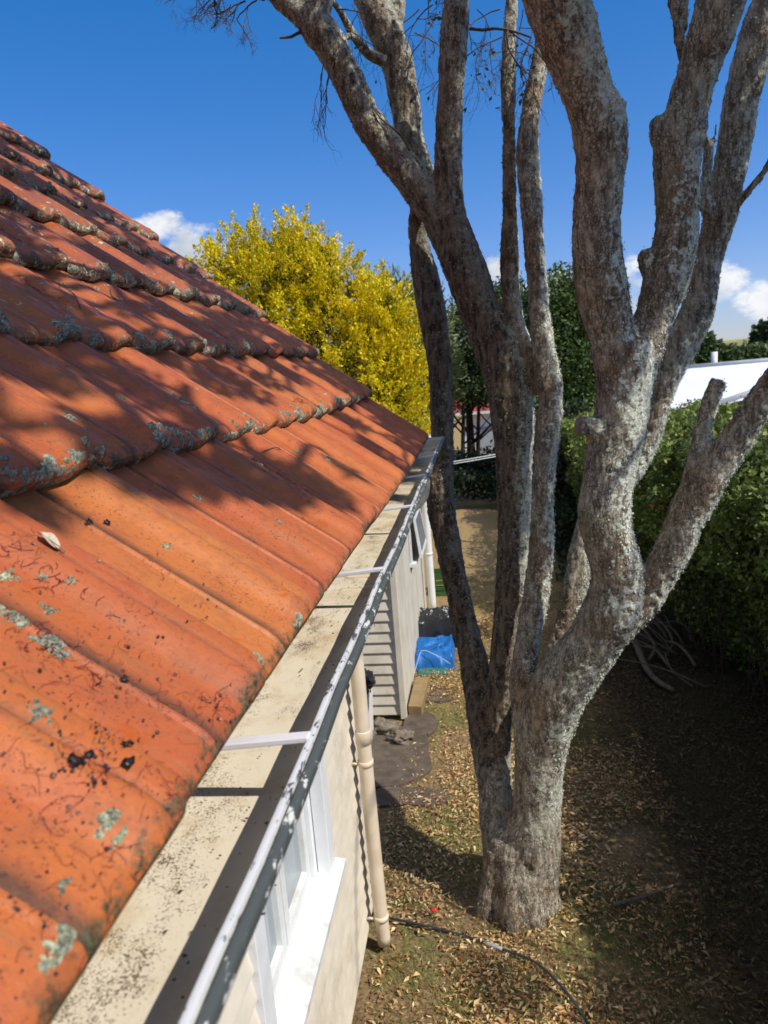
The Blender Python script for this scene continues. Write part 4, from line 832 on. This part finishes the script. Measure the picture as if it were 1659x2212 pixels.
for t_ in range(80):
    y = random.uniform(2.5, 9); f = float(face_x(y)); P = [(f+.12+random.gauss(0, .06), y, -.02), (f+.06+random.gauss(0, .06), y+random.gauss(0, .06), .3), (f+random.gauss(0, .05)+.05, y+random.gauss(0, .12), .75)]
    b.tube(spline(P, 3), np.linspace(.008, .003, 7), 5, cap=False)
b.build('stems', M_DARKBARK, hd, True)
fl = []
for (u, v, Y) in [(1208, 690, 0)]: pass
for (u, v) in [(1612, 868), (1606, 862), (1600, 874), (1350, 874), (1481, 876), (1536, 890), (1265, 856), (1393, 868), (1410, 930), (1660, 910), (1415, 1090)]:
    p = atZ(u, v, 2.22 if v < 1000 else 1.6); fl.append(p+rng.normal(0, .03, (5, 3)))
V_, F_, K_ = leaves(np.concatenate(fl), .045, .5, .5, (.60, .07, .02), (.75, .14, .03)); tag(make('flowers', V_, F_, M_LEAF, hd, False, K_), kind='stuff')

# ------------------------------------------------------------------ neighbouring buildings
nb_ = thing('neighbour_house', 'low white house with a broad white steel roof beyond the hedge', 'house', (7, 18, 0))
a0, a1 = atY(1370, 888, 13.5), atY(1760, 880, 12.0); t0, t1 = atY(1440, 800, 21), atY(1800, 769, 20)
b = MB(); n = 46; V = []
for q_ in range(n):
    f = q_/(n-1)
    for e0, e1, c in ((a0, a1, 0), (t0, t1, 1)):
        for dz in (0, .035): V.append((e0*(1-f)+e1*f)+np.array([0, 0, dz*(q_ % 2)*.6]))
V = np.array(V).reshape(n, 4, 3)[:, [0, 2]].reshape(-1, 3)
b.add(V, [(2*k_, 2*k_+2, 2*k_+3, 2*k_+1) for k_ in range(n-1)]); nr_ = b.build('roof', M_NROOF, nb_)
b = MB(); b.tube([t0+[0, 0, .03], t1+[0, 0, .03]], .07, 8); b.build('ridge_flashing', M_GREY, nr_, True)
b = MB(); p = atY(1543, 800, 22.5); b.tube([p+[0, 0, -.6], p+[0, 0, .0], atY(1543, 760, 22.5)], .09, 12); b.build('chimney', M_WHITE2, nr_, True)
b = MB(); s0, s1 = atY(1470, 900, 12.9), atY(1760, 800, 13.4)
b.tube([s0, s1], .05, 8); b.build('gutter', M_GREY, nb_, True)
b = MB(); q0, q1 = atY(1560, 905, 12.0), atY(1760, 842, 11.9); b.add([q0, q1, q1+[0, .05, .16], q0+[0, .05, .16], q0+[0, .02, -.10], q1+[0, .02, -.10]], [(0, 1, 2, 3)]); b.build('fascia', M_WHITE2, nb_)
b = MB(); b.add([q0+[0, .05, 0], q1+[0, .05, 0], q1+[0, .05, -1.6], q0+[0, .05, -1.6]], [(0, 3, 2, 1)]); b.build('wall', M_GREY, nb_)
b = MB(); b.box((a0[0]+.3, 14.4, 0), (a1[0], 19, 1.55)); b.build('side_wall', M_WHITE2, nb_)

sd = thing('garden_shed', 'small white shed with a dull red roof glimpsed between the stems', 'shed', (.4, 24, 0))
L_, R_ = atY(1003, 960, 24)[0], atY(1075, 960, 24)[0]; zt = atY(1030, 890, 24)[2]
b = MB(); b.box((L_, 24, 0), (R_+.6, 27, zt)); b.build('wall', M_WHITE2, sd)
b = MB(); b.prism([(23.75, zt+.02), (23.75, zt+.06), (25.5, zt+.75), (27.2, zt+.06), (27.2, zt+.02), (25.5, zt+.68)], L_-.5, R_+.9, 'x'); b.build('roof', M_REDROOF, sd)
b = MB(); b.box((L_-.45, 23.70, zt-.06), (R_+.85, 23.745, zt+.03)); b.build('fascia', M_WHITE, sd)
b = MB(); b.box((L_+.45, 23.96, .05), (L_+1.15, 23.995, zt-.5)); b.build('door', M_GREY, sd)

# ------------------------------------------------------------------ yard things
def wire(name, label, cat, P, r, mat): b_ = MB(); b_.tube(P, r, 6); return tag(b_.build(name, mat, None, True), label, cat)
p0, p1 = atY(900, 1014, 11.5), atY(1100, 981, 12.0)
wl = thing('washing_line', 'twin white washing line wires strung across the lawn to a grey post', 'washing line', (p1[0], p1[1], 0))
for dz in (0, .035):
    b = MB(); b.tube(spline([p0+[0, 0, dz], (p0+p1)/2+[0, 0, dz-.008], p1+[0, 0, dz]], 5), .008, 6); b.build('wire', M_WHITE, wl, True)
b = MB(); b.tube([(p1[0], p1[1], -.05), (p1[0], p1[1], p1[2]+.10)], .035, 10); b.box((p1[0]-.04, p1[1]-.2, p1[2]-.02), (p1[0]+.04, p1[1]+.2, p1[2]+.0)); b.build('post', M_GREY, wl)

def polyslab(name, pts, z, mat, label=None, cat=None, group=None, th=.03, kind=None):
    P = spline(np.vstack([np.array([(x, y, z) for x, y in pts]), [(pts[0][0], pts[0][1], z)]]), 4)[:-1]
    P[:, :2] += rng.normal(0, .008, (len(P), 2)); n_ = len(P)
    V_ = np.vstack([P, P-[0, 0, th], P.mean(0)]); b_ = MB(); b_.add(V_, [(k_, (k_+1) % n_, 2*n_) for k_ in range(n_)]+[(n_+k_, n_+(k_+1) % n_, (k_+1) % n_, k_) for k_ in range(n_)])
    o = b_.build(name, mat); return tag(o, label, cat, group, kind)
polyslab('path', [(-1.9, 4.50), (-.95, 4.66), (-.66, 4.72), (-.48, 4.90), (-.50, 5.2), (-.55, 5.48), (-.82, 5.60), (-1.9, 5.7)], .018, M_CONC, kind='structure')
for (u, v, su, sv, lb) in [(905, 1520+45, .13, .16, 'flat grey paving slab beside the end of the timber sleeper'), (940, 1500, .12, .14, 'flat grey paving slab half buried in leaves right of the timber sleeper'), (880, 1722, .24, .10, 'dark flat stone sunk in leaves nearest the house downpipe')]:
    p = atZ(u, v, .01); polyslab('paving_slab', [(p[0]-su, p[1]-sv), (p[0]+su, p[1]-sv*.9), (p[0]+su*.9, p[1]+sv), (p[0]-su*.95, p[1]+sv)], .016, M_CONC, lb, 'paving slab', 'flat slabs in the grass')
def blob(name, c, r, mat, label, cat, group=None, seed=0, flat=1., n=18, amp=.35, parent=None, freq=2.3, keepz=True):
    th_ = np.linspace(0, math.pi, n); ph = np.arange(2*n)*math.pi/n; V = []
    for t in th_:
        for f in ph: V.append((math.sin(t)*math.cos(f), math.sin(t)*math.sin(f), math.cos(t)))
    V = np.array(V); d = 1+amp*2*fbm(V*freq+seed*5.1, 4, seed); V = V*d[:, None]*np.array(r)+np.array(c)
    if keepz: V[:, 2] = np.maximum(V[:, 2], -.01)
    m = 2*n; F = [(i*m+k_, i*m+(k_+1) % m, (i+1)*m+(k_+1) % m, (i+1)*m+k_) for i in range(n-1) for k_ in range(m)]
    o = make(name, V, F, mat, parent, True); return tag(o, label, cat, group) if label else o
for q_, (x, y, r, lb) in enumerate([(-.90, 5.52, .12, 'rough grey rubble lump against the foot of the wing wall'), (-.72, 5.35, .10, 'brown rubble lump nearest the corner post'), (-1.05, 5.38, .09, 'small dark rubble lump behind the cream downpipe')]):
    blob('rock', (x, y, .05), (r*.95, r*.75, r*.5), M_ROCK, lb, 'rock', 'rubble by the wing wall', q_+1, amp=.9)
b = MB(); b.add([(-.708, 5.80, .012), (-.588, 5.78, .012), (-.560, 6.40, .012), (-.690, 6.41, .012), (-.708, 5.80, .10), (-.588, 5.78, .10), (-.560, 6.40, .10), (-.690, 6.41, .10)],
                [(0, 3, 2, 1), (4, 5, 6, 7), (0, 1, 5, 4), (1, 2, 6, 5), (2, 3, 7, 6), (3, 0, 4, 7)]); tag(b.build('timber_sleeper', M_TIMBER, bevel=.004), 'short brown timber sleeper lying against the wing wall', 'timber')
# folded tarp heap
def heap(name, x0, x1, y0, y1, h, mat, label, cat, seed, layers=4, rough=.05, z0=0.):
    nx1, ny1 = 60, 44; U, Vv = np.meshgrid(np.linspace(0, 1, nx1), np.linspace(0, 1, ny1)); e = np.clip(np.minimum(np.minimum(U, 1-U)/.07, np.minimum(Vv, 1-Vv)/.10), 0, 1)**.5
    X = x0+(x1-x0)*U+.02*(vnoise(np.stack([U*5, Vv*5, U*0], -1), seed)-.5); Y = y0+(y1-y0)*Vv+.02*(vnoise(np.stack([U*5, Vv*5+9, U*0], -1), seed)-.5)
    Z = z0+h*e*(.82+.9*fbm(np.stack([U*3, Vv*6, U*0], -1), 4, seed))+rough*e*np.abs(np.sin(Vv*layers*9+U*3+4*vnoise(np.stack([U*2.5, Vv*2.5, U*0], -1), seed+4)))
    P = np.stack([X, Y, Z], -1).reshape(-1, 3); F = np.array([(j*nx1+i, j*nx1+i+1, (j+1)*nx1+i+1, (j+1)*nx1+i) for j in range(ny1-1) for i in range(nx1-1)])
    # puffed folded edge at the front
    o = make(name, P, F, mat, None, True); return tag(o, label, cat)
heap('tarpaulin', -.74, -.33, 6.78, 7.32, .15, M_TARP, 'folded bright blue tarpaulin heaped on the grass in front of black plastic', 'tarpaulin', 3, 7, rough=.055)
heap('cloth', -.70, -.38, 6.66, 6.80, .02, M_TEAL, 'faded teal cloth flat on the grass under the blue tarpaulin', 'cloth', 8, rough=.012)
heap('plastic_sheet', -.78, -.30, 7.40, 7.95, .33, M_BLACKP, 'shiny crumpled black plastic sheet heap behind the blue tarpaulin', 'plastic sheet', 13, 3, .03)
b = MB(); b.tube(spline([(-.73, 6.62, .02), (-.69, 6.72, .12), (-.64, 6.80, .21), (-.5, 6.76, .17), (-.36, 6.70, .10)], 5), .0025, 5); tag(b.build('rope', M_STRAP, None, True), 'thin pale rope tied over the blue tarpaulin', 'rope')
# board with black plastic draped on it, standing behind the downpipe
bd = thing('bin', 'tall pale grey bin with a black liner behind the cream downpipe', 'bin', (-1.02, 5.40, 0))
b = MB(); b.add([(-1.18, 5.22, 0), (-.975, 5.22, 0), (-.975, 5.46, 0), (-1.18, 5.46, 0), (-1.20, 5.20, .50), (-.950, 5.20, .50), (-.950, 5.48, .50), (-1.20, 5.48, .50)],
                [(0, 3, 2, 1), (4, 5, 6, 7), (0, 1, 5, 4), (1, 2, 6, 5), (2, 3, 7, 6), (3, 0, 4, 7)]); b.build('body', M_WHITE2, bd, bevel=.012)
blob('liner', (-1.06, 5.34, .53), (.15, .15, .10), M_BLACKP, None, None, None, 6, parent=bd, amp=.6, freq=4)
# green crate by the far downpipe
crt = MB(); x0, x1, y0, y1 = -.67, -.42, 9.25, 9.55
for z0_, z1_ in ((.0, .05), (.08, .12), (.15, .19), (.22, .30)):
    crt.box((x0, y0, z0_), (x1, y0+.012, z1_)); crt.box((x0, y1-.012, z0_), (x1, y1, z1_)); crt.box((x0, y0+.013, z0_), (x0+.012, y1-.013, z1_)); crt.box((x1-.012, y0+.013, z0_), (x1, y1-.013, z1_))
for (xa, ya_) in ((x0, y0), (x1-.03, y0), (x0, y1-.03), (x1-.03, y1-.03)): crt.box((xa-.002, ya_-.002, 0), (xa+.032, ya_+.032, .302))
crt.box((x0+.013, y0+.013, .0), (x1-.013, y1-.013, .012)); tag(crt.build('crate', M_CRATE), 'green slatted plastic crate on the grass beside the white downpipe', 'crate')
# hose
hs_ = thing('garden_hose', 'black garden hose with a grey joiner running across the leaves past the tree foot', 'hose', (-.3, 3.4, 0))
hp_ = [(-.70, 3.45), (-.64, 3.42), (-.45, 3.37), (-.2, 3.32), (.0, 3.22), (.16, 3.12), (.27, 2.98), (.36, 2.80), (.42, 2.55), (.52, 2.3)]
P = spline([(x, y, float(gz(x, y))+.022+.012*math.sin(x*9)) for x, y in hp_], 8); b = MB(); b.tube(P, .007, 10); b.build('hose', M_HOSE, hs_, True)
b = MB(); b.tube(P[28:33], [.009, .011, .011, .011, .009], 10); b.build('joiner', M_GREY, hs_, True)
p = atZ(937, 1965, .03); blob('toy_disc', p, (.020, .014, .010), M_RED, 'small red plastic disc on the leaves beside the black hose', 'plastic disc', None, 2, keepz=False, amp=.2)
def stick(pts, r, label, group=None, mat=M_TWIG, name='stick', n=6): b_ = MB(); P = spline(pts, 5); b_.tube(P, np.linspace(r, r*.6, len(P)), n); return tag(b_.build(name, mat, None, True), label, 'stick', group)
pa, pb, pc = atZ(1325, 1955, .02), atZ(1395, 1935, .025), atZ(1462, 1910, .03)
stick([pa, pb, pc], .012, 'grey curved stick lying on the shaded leaves right of the trunk')
pa, pb = atZ(1310, 1590, .03), atZ(1400, 1612, .03); 
M_PILE = m_plain('dead_branch', (.105, .085, .065), .9, .1, .25, 30, .6, .004)
rp = random.Random(4)
for q_ in range(14):
    a = rp.uniform(-.6, .9); u, v = rp.uniform(1375, 1470), rp.uniform(1350, 1470); c = atZ(u, v, .10)
    ln1 = rp.uniform(.18, .42); d = np.array([math.cos(1.9+a), math.sin(1.9+a), 0]); s_ = rp.uniform(-.25, .25); nrm = np.array([-d[1], d[0], 0])
    P = [c-d*ln1+[0, 0, -.06], c-d*ln1*.4+nrm*s_*.5+[0, 0, .05*rp.random()], c+d*ln1*.3+nrm*s_*.4+[0, 0, .12*rp.random()], c+d*ln1+[0, 0, rp.uniform(-.05, .25)]]
    stick(P, rp.uniform(.007, .020), 'dead grey branch in the tangled pile at the hedge foot', 'dead branches piled at the hedge foot', M_PILE, 'dead_branch', 8)
pa, pb, pc, pd = atZ(1372, 1385, .12), atZ(1395, 1440, .06), atZ(1420, 1470, .05), atZ(1457, 1492, .05)
stick([pa, pb, pc, pd], .034, 'thickest curved dead branch lying in front of the tangled pile', None, M_PILE, 'dead_branch', 10)

# ------------------------------------------------------------------ ground litter and grass
n = 95000; Y = 2.15+(rng.random(n)**1.35)*6.2; X = -.72+rng.random(n)*(3.1+.0*Y)
dens = vnoise(np.stack([X*2.2, Y*2.2, X*0], -1), 31); bare = (X < -.38) & (Y > 4.6) & (Y < 5.62)
keep = (rng.random(n) < np.clip(dens*1.9-.25, .12, 1)) & ~(bare & (rng.random(n) < .78)) & ~((Y > 5.75) & (X < -.72)) & ~((X < -.66) & (Y < 3.4)) & (np.hypot(X-.085, Y-3.6) > .21)
X, Y = X[keep], Y[keep]; n = len(X); zg = gz(X, Y)
a = rng.random(n)*2*math.pi; tilt = rng.normal(0, .28, n); ln2 = np.where(rng.random(n) < .12, rng.uniform(.035, .055, n), rng.uniform(.010, .032, n)); wd = ln2*rng.uniform(.28, .42, n)
d = np.stack([np.cos(a)*np.cos(tilt), np.sin(a)*np.cos(tilt), np.sin(tilt)], 1); e = np.stack([-np.sin(a), np.cos(a), rng.normal(0, .25, n)], 1)
c = np.stack([X, Y, zg+.008+rng.random(n)*.018], 1); curl = np.array([0, 0, 1.])[None]*(wd*rng.uniform(-.1, .7, n))[:, None]
V = np.stack([c-d*ln2[:, None]*.5, c-d*ln2[:, None]*.15+e*wd[:, None]*.5+curl, c+d*ln2[:, None]*.5, c-d*ln2[:, None]*.1-e*wd[:, None]*.5+curl], 1)
pal = np.array([(.60, .41, .19), (.42, .26, .11), (.68, .52, .29), (.24, .12, .05), (.44, .23, .08), (.15, .07, .035), (.54, .38, .17)]); col = pal[rng.integers(0, 7, n)]*rng.uniform(.85, 1.35, (n, 1))
litter_shade = np.clip((X-.35+.5*fbm(np.stack([X*1.5, Y*1.5, X*0], -1), 3, 77))/.8, 0, 1); col = col*(1-.84*litter_shade)[:, None]  # leaf colours darkened toward the right as painted shade
F = np.array([[0, 1, 2], [0, 2, 3]])[None]+4*np.arange(n)[:, None, None]
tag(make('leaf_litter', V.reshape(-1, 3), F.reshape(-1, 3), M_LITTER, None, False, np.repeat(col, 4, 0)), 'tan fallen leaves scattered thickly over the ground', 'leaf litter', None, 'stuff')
n = 60000; Y = 2.15+(rng.random(n)**1.2)*8.; X = -.72+rng.random(n)*3.0; dn2 = vnoise(np.stack([X*1.7+4, Y*1.7, X*0], -1), 41)
keep = (dn2 > .47) & ~((X < -.36) & (Y > 4.5) & (Y < 5.65)) & ~((X < -.60) & (Y < 3.5)) & ~((X < -.55) & (Y > 5.65)) & (np.hypot(X-.085, Y-3.6) > .22)
X, Y = X[keep], Y[keep]; n = len(X); zg = gz(X, Y); h = rng.uniform(.015, .05, n); a = rng.random(n)*6.28; wv = .0024
c = np.stack([X, Y, zg], 1); side = np.stack([np.cos(a), np.sin(a), a*0], 1)*wv; tip = c+np.stack([rng.normal(0, .016, n), rng.normal(0, .016, n), h], 1)
V = np.stack([c-side, c+side, tip], 1).reshape(-1, 3); t = rng.random((n, 1)); grass_shade = np.clip((X-.35)/.8, 0, 1)[:, None]; col = (np.array([(.13, .15, .04)])*(1-t)+np.array([(.44, .38, .16)])*t)*(1-.72*grass_shade)  # right-hand blades darkened to paint in the shade
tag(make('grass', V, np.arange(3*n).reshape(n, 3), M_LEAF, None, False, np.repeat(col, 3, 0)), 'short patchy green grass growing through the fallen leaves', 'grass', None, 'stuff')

# ------------------------------------------------------------------ small things lying on the tiles and in the gutter
def roof_line(mb, i, j, u, q, ln3, r, curl, seed):
    rr = random.Random(seed); a = rr.uniform(0, 6.28); P = []
    for s_ in range(7):
        P.append(roof_pt(i, j, [np.clip(u, 0, 1)], [np.clip(q, 3.5, 14.9)], .0016+.001*math.sin(s_))[0])
        a += rr.gauss(curl, .35); st = ln3/7; dq = np.interp(q, np.arange(15)+.5, np.hypot(np.diff(SS), np.diff(SD)))
        u += st*math.cos(a)/TW; q += st*math.sin(a)/dq
        if u > 1: u -= 1; j += 1
        if u < 0: u += 1; j -= 1
    mb.tube(P, r, 3, cap=False)
b = MB(); rs = random.Random(9)
for t_ in range(640):
    if rs.random() < .62: 
        cu, cv = rs.choice([(70, 600, ), (120, 1420), (560, 1010), (600, 1060), (230, 585), (40, 1200), (480, 1560), (330, 1760), (130, 1700), (520, 1640), (200, 1500), (390, 1550), (640, 1130), (95, 590), (230, 1900)])[:2]; u, v = rs.gauss(cu, 45), rs.gauss(cv, 28)
    else: u, v = rs.uniform(0, 800), rs.uniform(950, 2100)
    i, j, uu_, q = roof_at(u, v)
    if 0 <= i < NC and j < JB-1: roof_line(b, i, j, uu_, q, rs.choice([.006, .010, .016, .026]), rs.uniform(.00012, .00024), rs.uniform(-.35, .35), t_)
for (cu, cv, nn_, sp_) in [(575, 1005, 130, .05), (230, 585, 60, .03), (75, 605, 40, .025), (470, 720, 40, .03), (90, 1190+45, 30, .02), (125, 1405, 40, .015), (640, 872, 40, .02), (250, 568, 40, .02), (8, 500, 40, .03)]:
    i, j, uu_, q = roof_at(cu, cv)
    for t_ in range(nn_):                                 # crimson drifts caught against ribs
        roof_line(b, i, j, min(.999, max(.001, uu_+rs.gauss(0, .035))), q+rs.gauss(0, sp_*22), rs.uniform(.008, .018), .00034, rs.uniform(-.6, .6), 7000+t_+cu)
tag(b.build('flower_stamens', M_STAMEN), 'fine crimson flower stamens strewn over the orange tiles', 'stamens', None, 'stuff')
b = MB()
for t_ in range(420):
    if rs.random() < .55:
        cu, cv = rs.choice([(130, 1700), (240, 1660), (200, 1640), (480, 1560), (500, 1570), (300, 1400), (250, 1490), (180, 1720), (60, 1500), (420, 1310)]); u, v = rs.gauss(cu, 50), rs.gauss(cv, 30)
    else: u, v = rs.uniform(0, 820), rs.uniform(940, 2150)
    i, j, uu_, q = roof_at(u, v)
    if 0 <= i < NC and j < JB-1 and 3.5 < q < 14:
        r = rs.choice([.0005, .0007, .0011, .0017]); c = roof_pt(i, j, [uu_], [q], .0022)[0]; a = rs.uniform(0, 6.28)
        V = [c+(DX*math.cos(a+k_*1.05)*rs.uniform(.4, 1.6)+np.array([0, math.sin(a+k_*1.05)*rs.uniform(.4, 1.6), 0]))*r+NX*rs.uniform(-.0004, .0010) for k_ in range(6)]
        b.add(V+[c+NX*.0012], [(k_, (k_+1) % 6, 6) for k_ in range(6)])
for t_ in range(260):                                    # specks in the gutter
    y = rs.uniform(.25, 2.2); x = rs.uniform(-.285, -.19); r = rs.choice([.0006, .0009, .0014, .002]); c = np.array([x, y, 2.5225]); a = rs.uniform(0, 6.28)
    V = [c+np.array([math.cos(a+k_*1.05)*rs.uniform(.4, 1.5), math.sin(a+k_*1.05)*rs.uniform(.4, 1.5), 0])*r for k_ in range(6)]; b.add(V+[c+[0, 0, .001]], [(k_, (k_+1) % 6, 6) for k_ in range(6)])
tag(b.build('leaf_flakes', M_FLAKE), 'black crumbs of rotted leaf on the tiles and gutter floor', 'leaf flakes', None, 'stuff')
# big dark leaf scraps near the eave
for (u, v, r, lb) in [(128, 1705, .0080, 'dark curled leaf scrap left of the blotched patch on the near tile'), (160, 1692, .0058, 'narrow black leaf scrap beside the curled one on the near tile'), (240, 1675, .0055, 'wet black scrap just above the ring-shaped flake'),
                      (237, 1720, .0070, 'ring-shaped blue-black flake on the near tile'), (268, 1492, .0055, 'black leaf scrap on the tile above the ring-shaped flake'), (374, 1722, .0050, 'thin black splinter close to the eave nose'), (205, 1130, .0055, 'larger black fleck below the shaded upper tile'), (244, 1128, .0050, 'small black fleck right of a larger one')]:
    i, j, uu_, q = roof_at(u, v); c = roof_pt(i, j, [uu_], [q], .003)[0]; b = MB(); a = rs.uniform(0, 6.28); nn2 = 11
    V = [c+(DX*math.cos(a+k_*.571)*rs.uniform(.35, 1.2)+np.array([0, math.sin(a+k_*.571)*rs.uniform(.35, 1.2), 0]))*r+NX*rs.uniform(-.001, .0025) for k_ in range(nn2)]
    b.add(V+[c+NX*.0006, c-NX*.001], [(k_, (k_+1) % nn2, nn2) for k_ in range(nn2)]+[((k_+1) % nn2, k_, nn2+1) for k_ in range(nn2)]); tag(b.build('leaf_scrap', M_FLAKE, None, True), lb, 'leaf scrap', 'dark leaf scraps on the near tiles')
# the one pale leaf
i, j, uu_, q = roof_at(106, 1196); c = roof_pt(i, j, [uu_], [q], .0045)[0]
e1 = (atY(140, 1222, c[1])-atY(85, 1172, c[1])); e1 -= NX*(e1@NX); e1 /= np.linalg.norm(e1); e2 = np.cross(NX, e1); V = []; nl = 14
for s_ in range(nl+1):
    f = s_/nl; wdl = .0085*math.sin(math.pi*min(1, f*.97+.02))**.7
    for t_ in (-1, -.5, 0, .5, 1):
        if f < .28 and t_ > 0: wv_ = wdl*t_*(.25+f*1.6)
        else: wv_ = wdl*t_
        V.append(c+e1*(f-.5)*.028+e2*wv_+NX*(.0030*abs(t_)**2+.002*math.sin(f*5)))
lf = thing('dead_leaf', 'single pale bitten leaf lying on the orange tile', 'leaf', c)
k = NT('pale_leaf'); p = k.pos(); k.out(k.mix(k.mr(k.noise(p, 260, 3), .62, .68), (.52, .42, .30), (.25, .15, .09)), .5, .3, k.noise(p, 300), .3, .001)
make('blade', V, [(a*5+k_, a*5+k_+1, (a+1)*5+k_+1, (a+1)*5+k_) for a in range(nl) for k_ in range(4)], k.m, lf, True)
b = MB(); b.tube([c+e1*-.013+NX*.0015, c+e1*.012+NX*.0020, c+e1*.020+NX*.0012], .0006, 5); b.build('leaf_stalk', M_CUT, lf, True)
for (pts, lb) in [([(575, 975), (600, 978), (625, 985), (645, 1003)], 'dark bent twig caught in the shaded pan near the gutter'), ([(130, 600), (150, 640), (165, 668)], 'thin grey twig hanging over the third tile step'), ([(235, 585), (243, 620), (258, 640)], 'short grey twig by the crimson tuft on the upper tiles')]:
    P = []
    for u, v in pts: i, j, uu_, q = roof_at(u, v); P.append(roof_pt(i, j, [uu_], [q], .005)[0])
    b = MB(); b.tube(spline(P, 4), .0013, 6); tag(b.build('twig', M_TWIG, None, True), lb, 'twig', 'twigs on the roof')
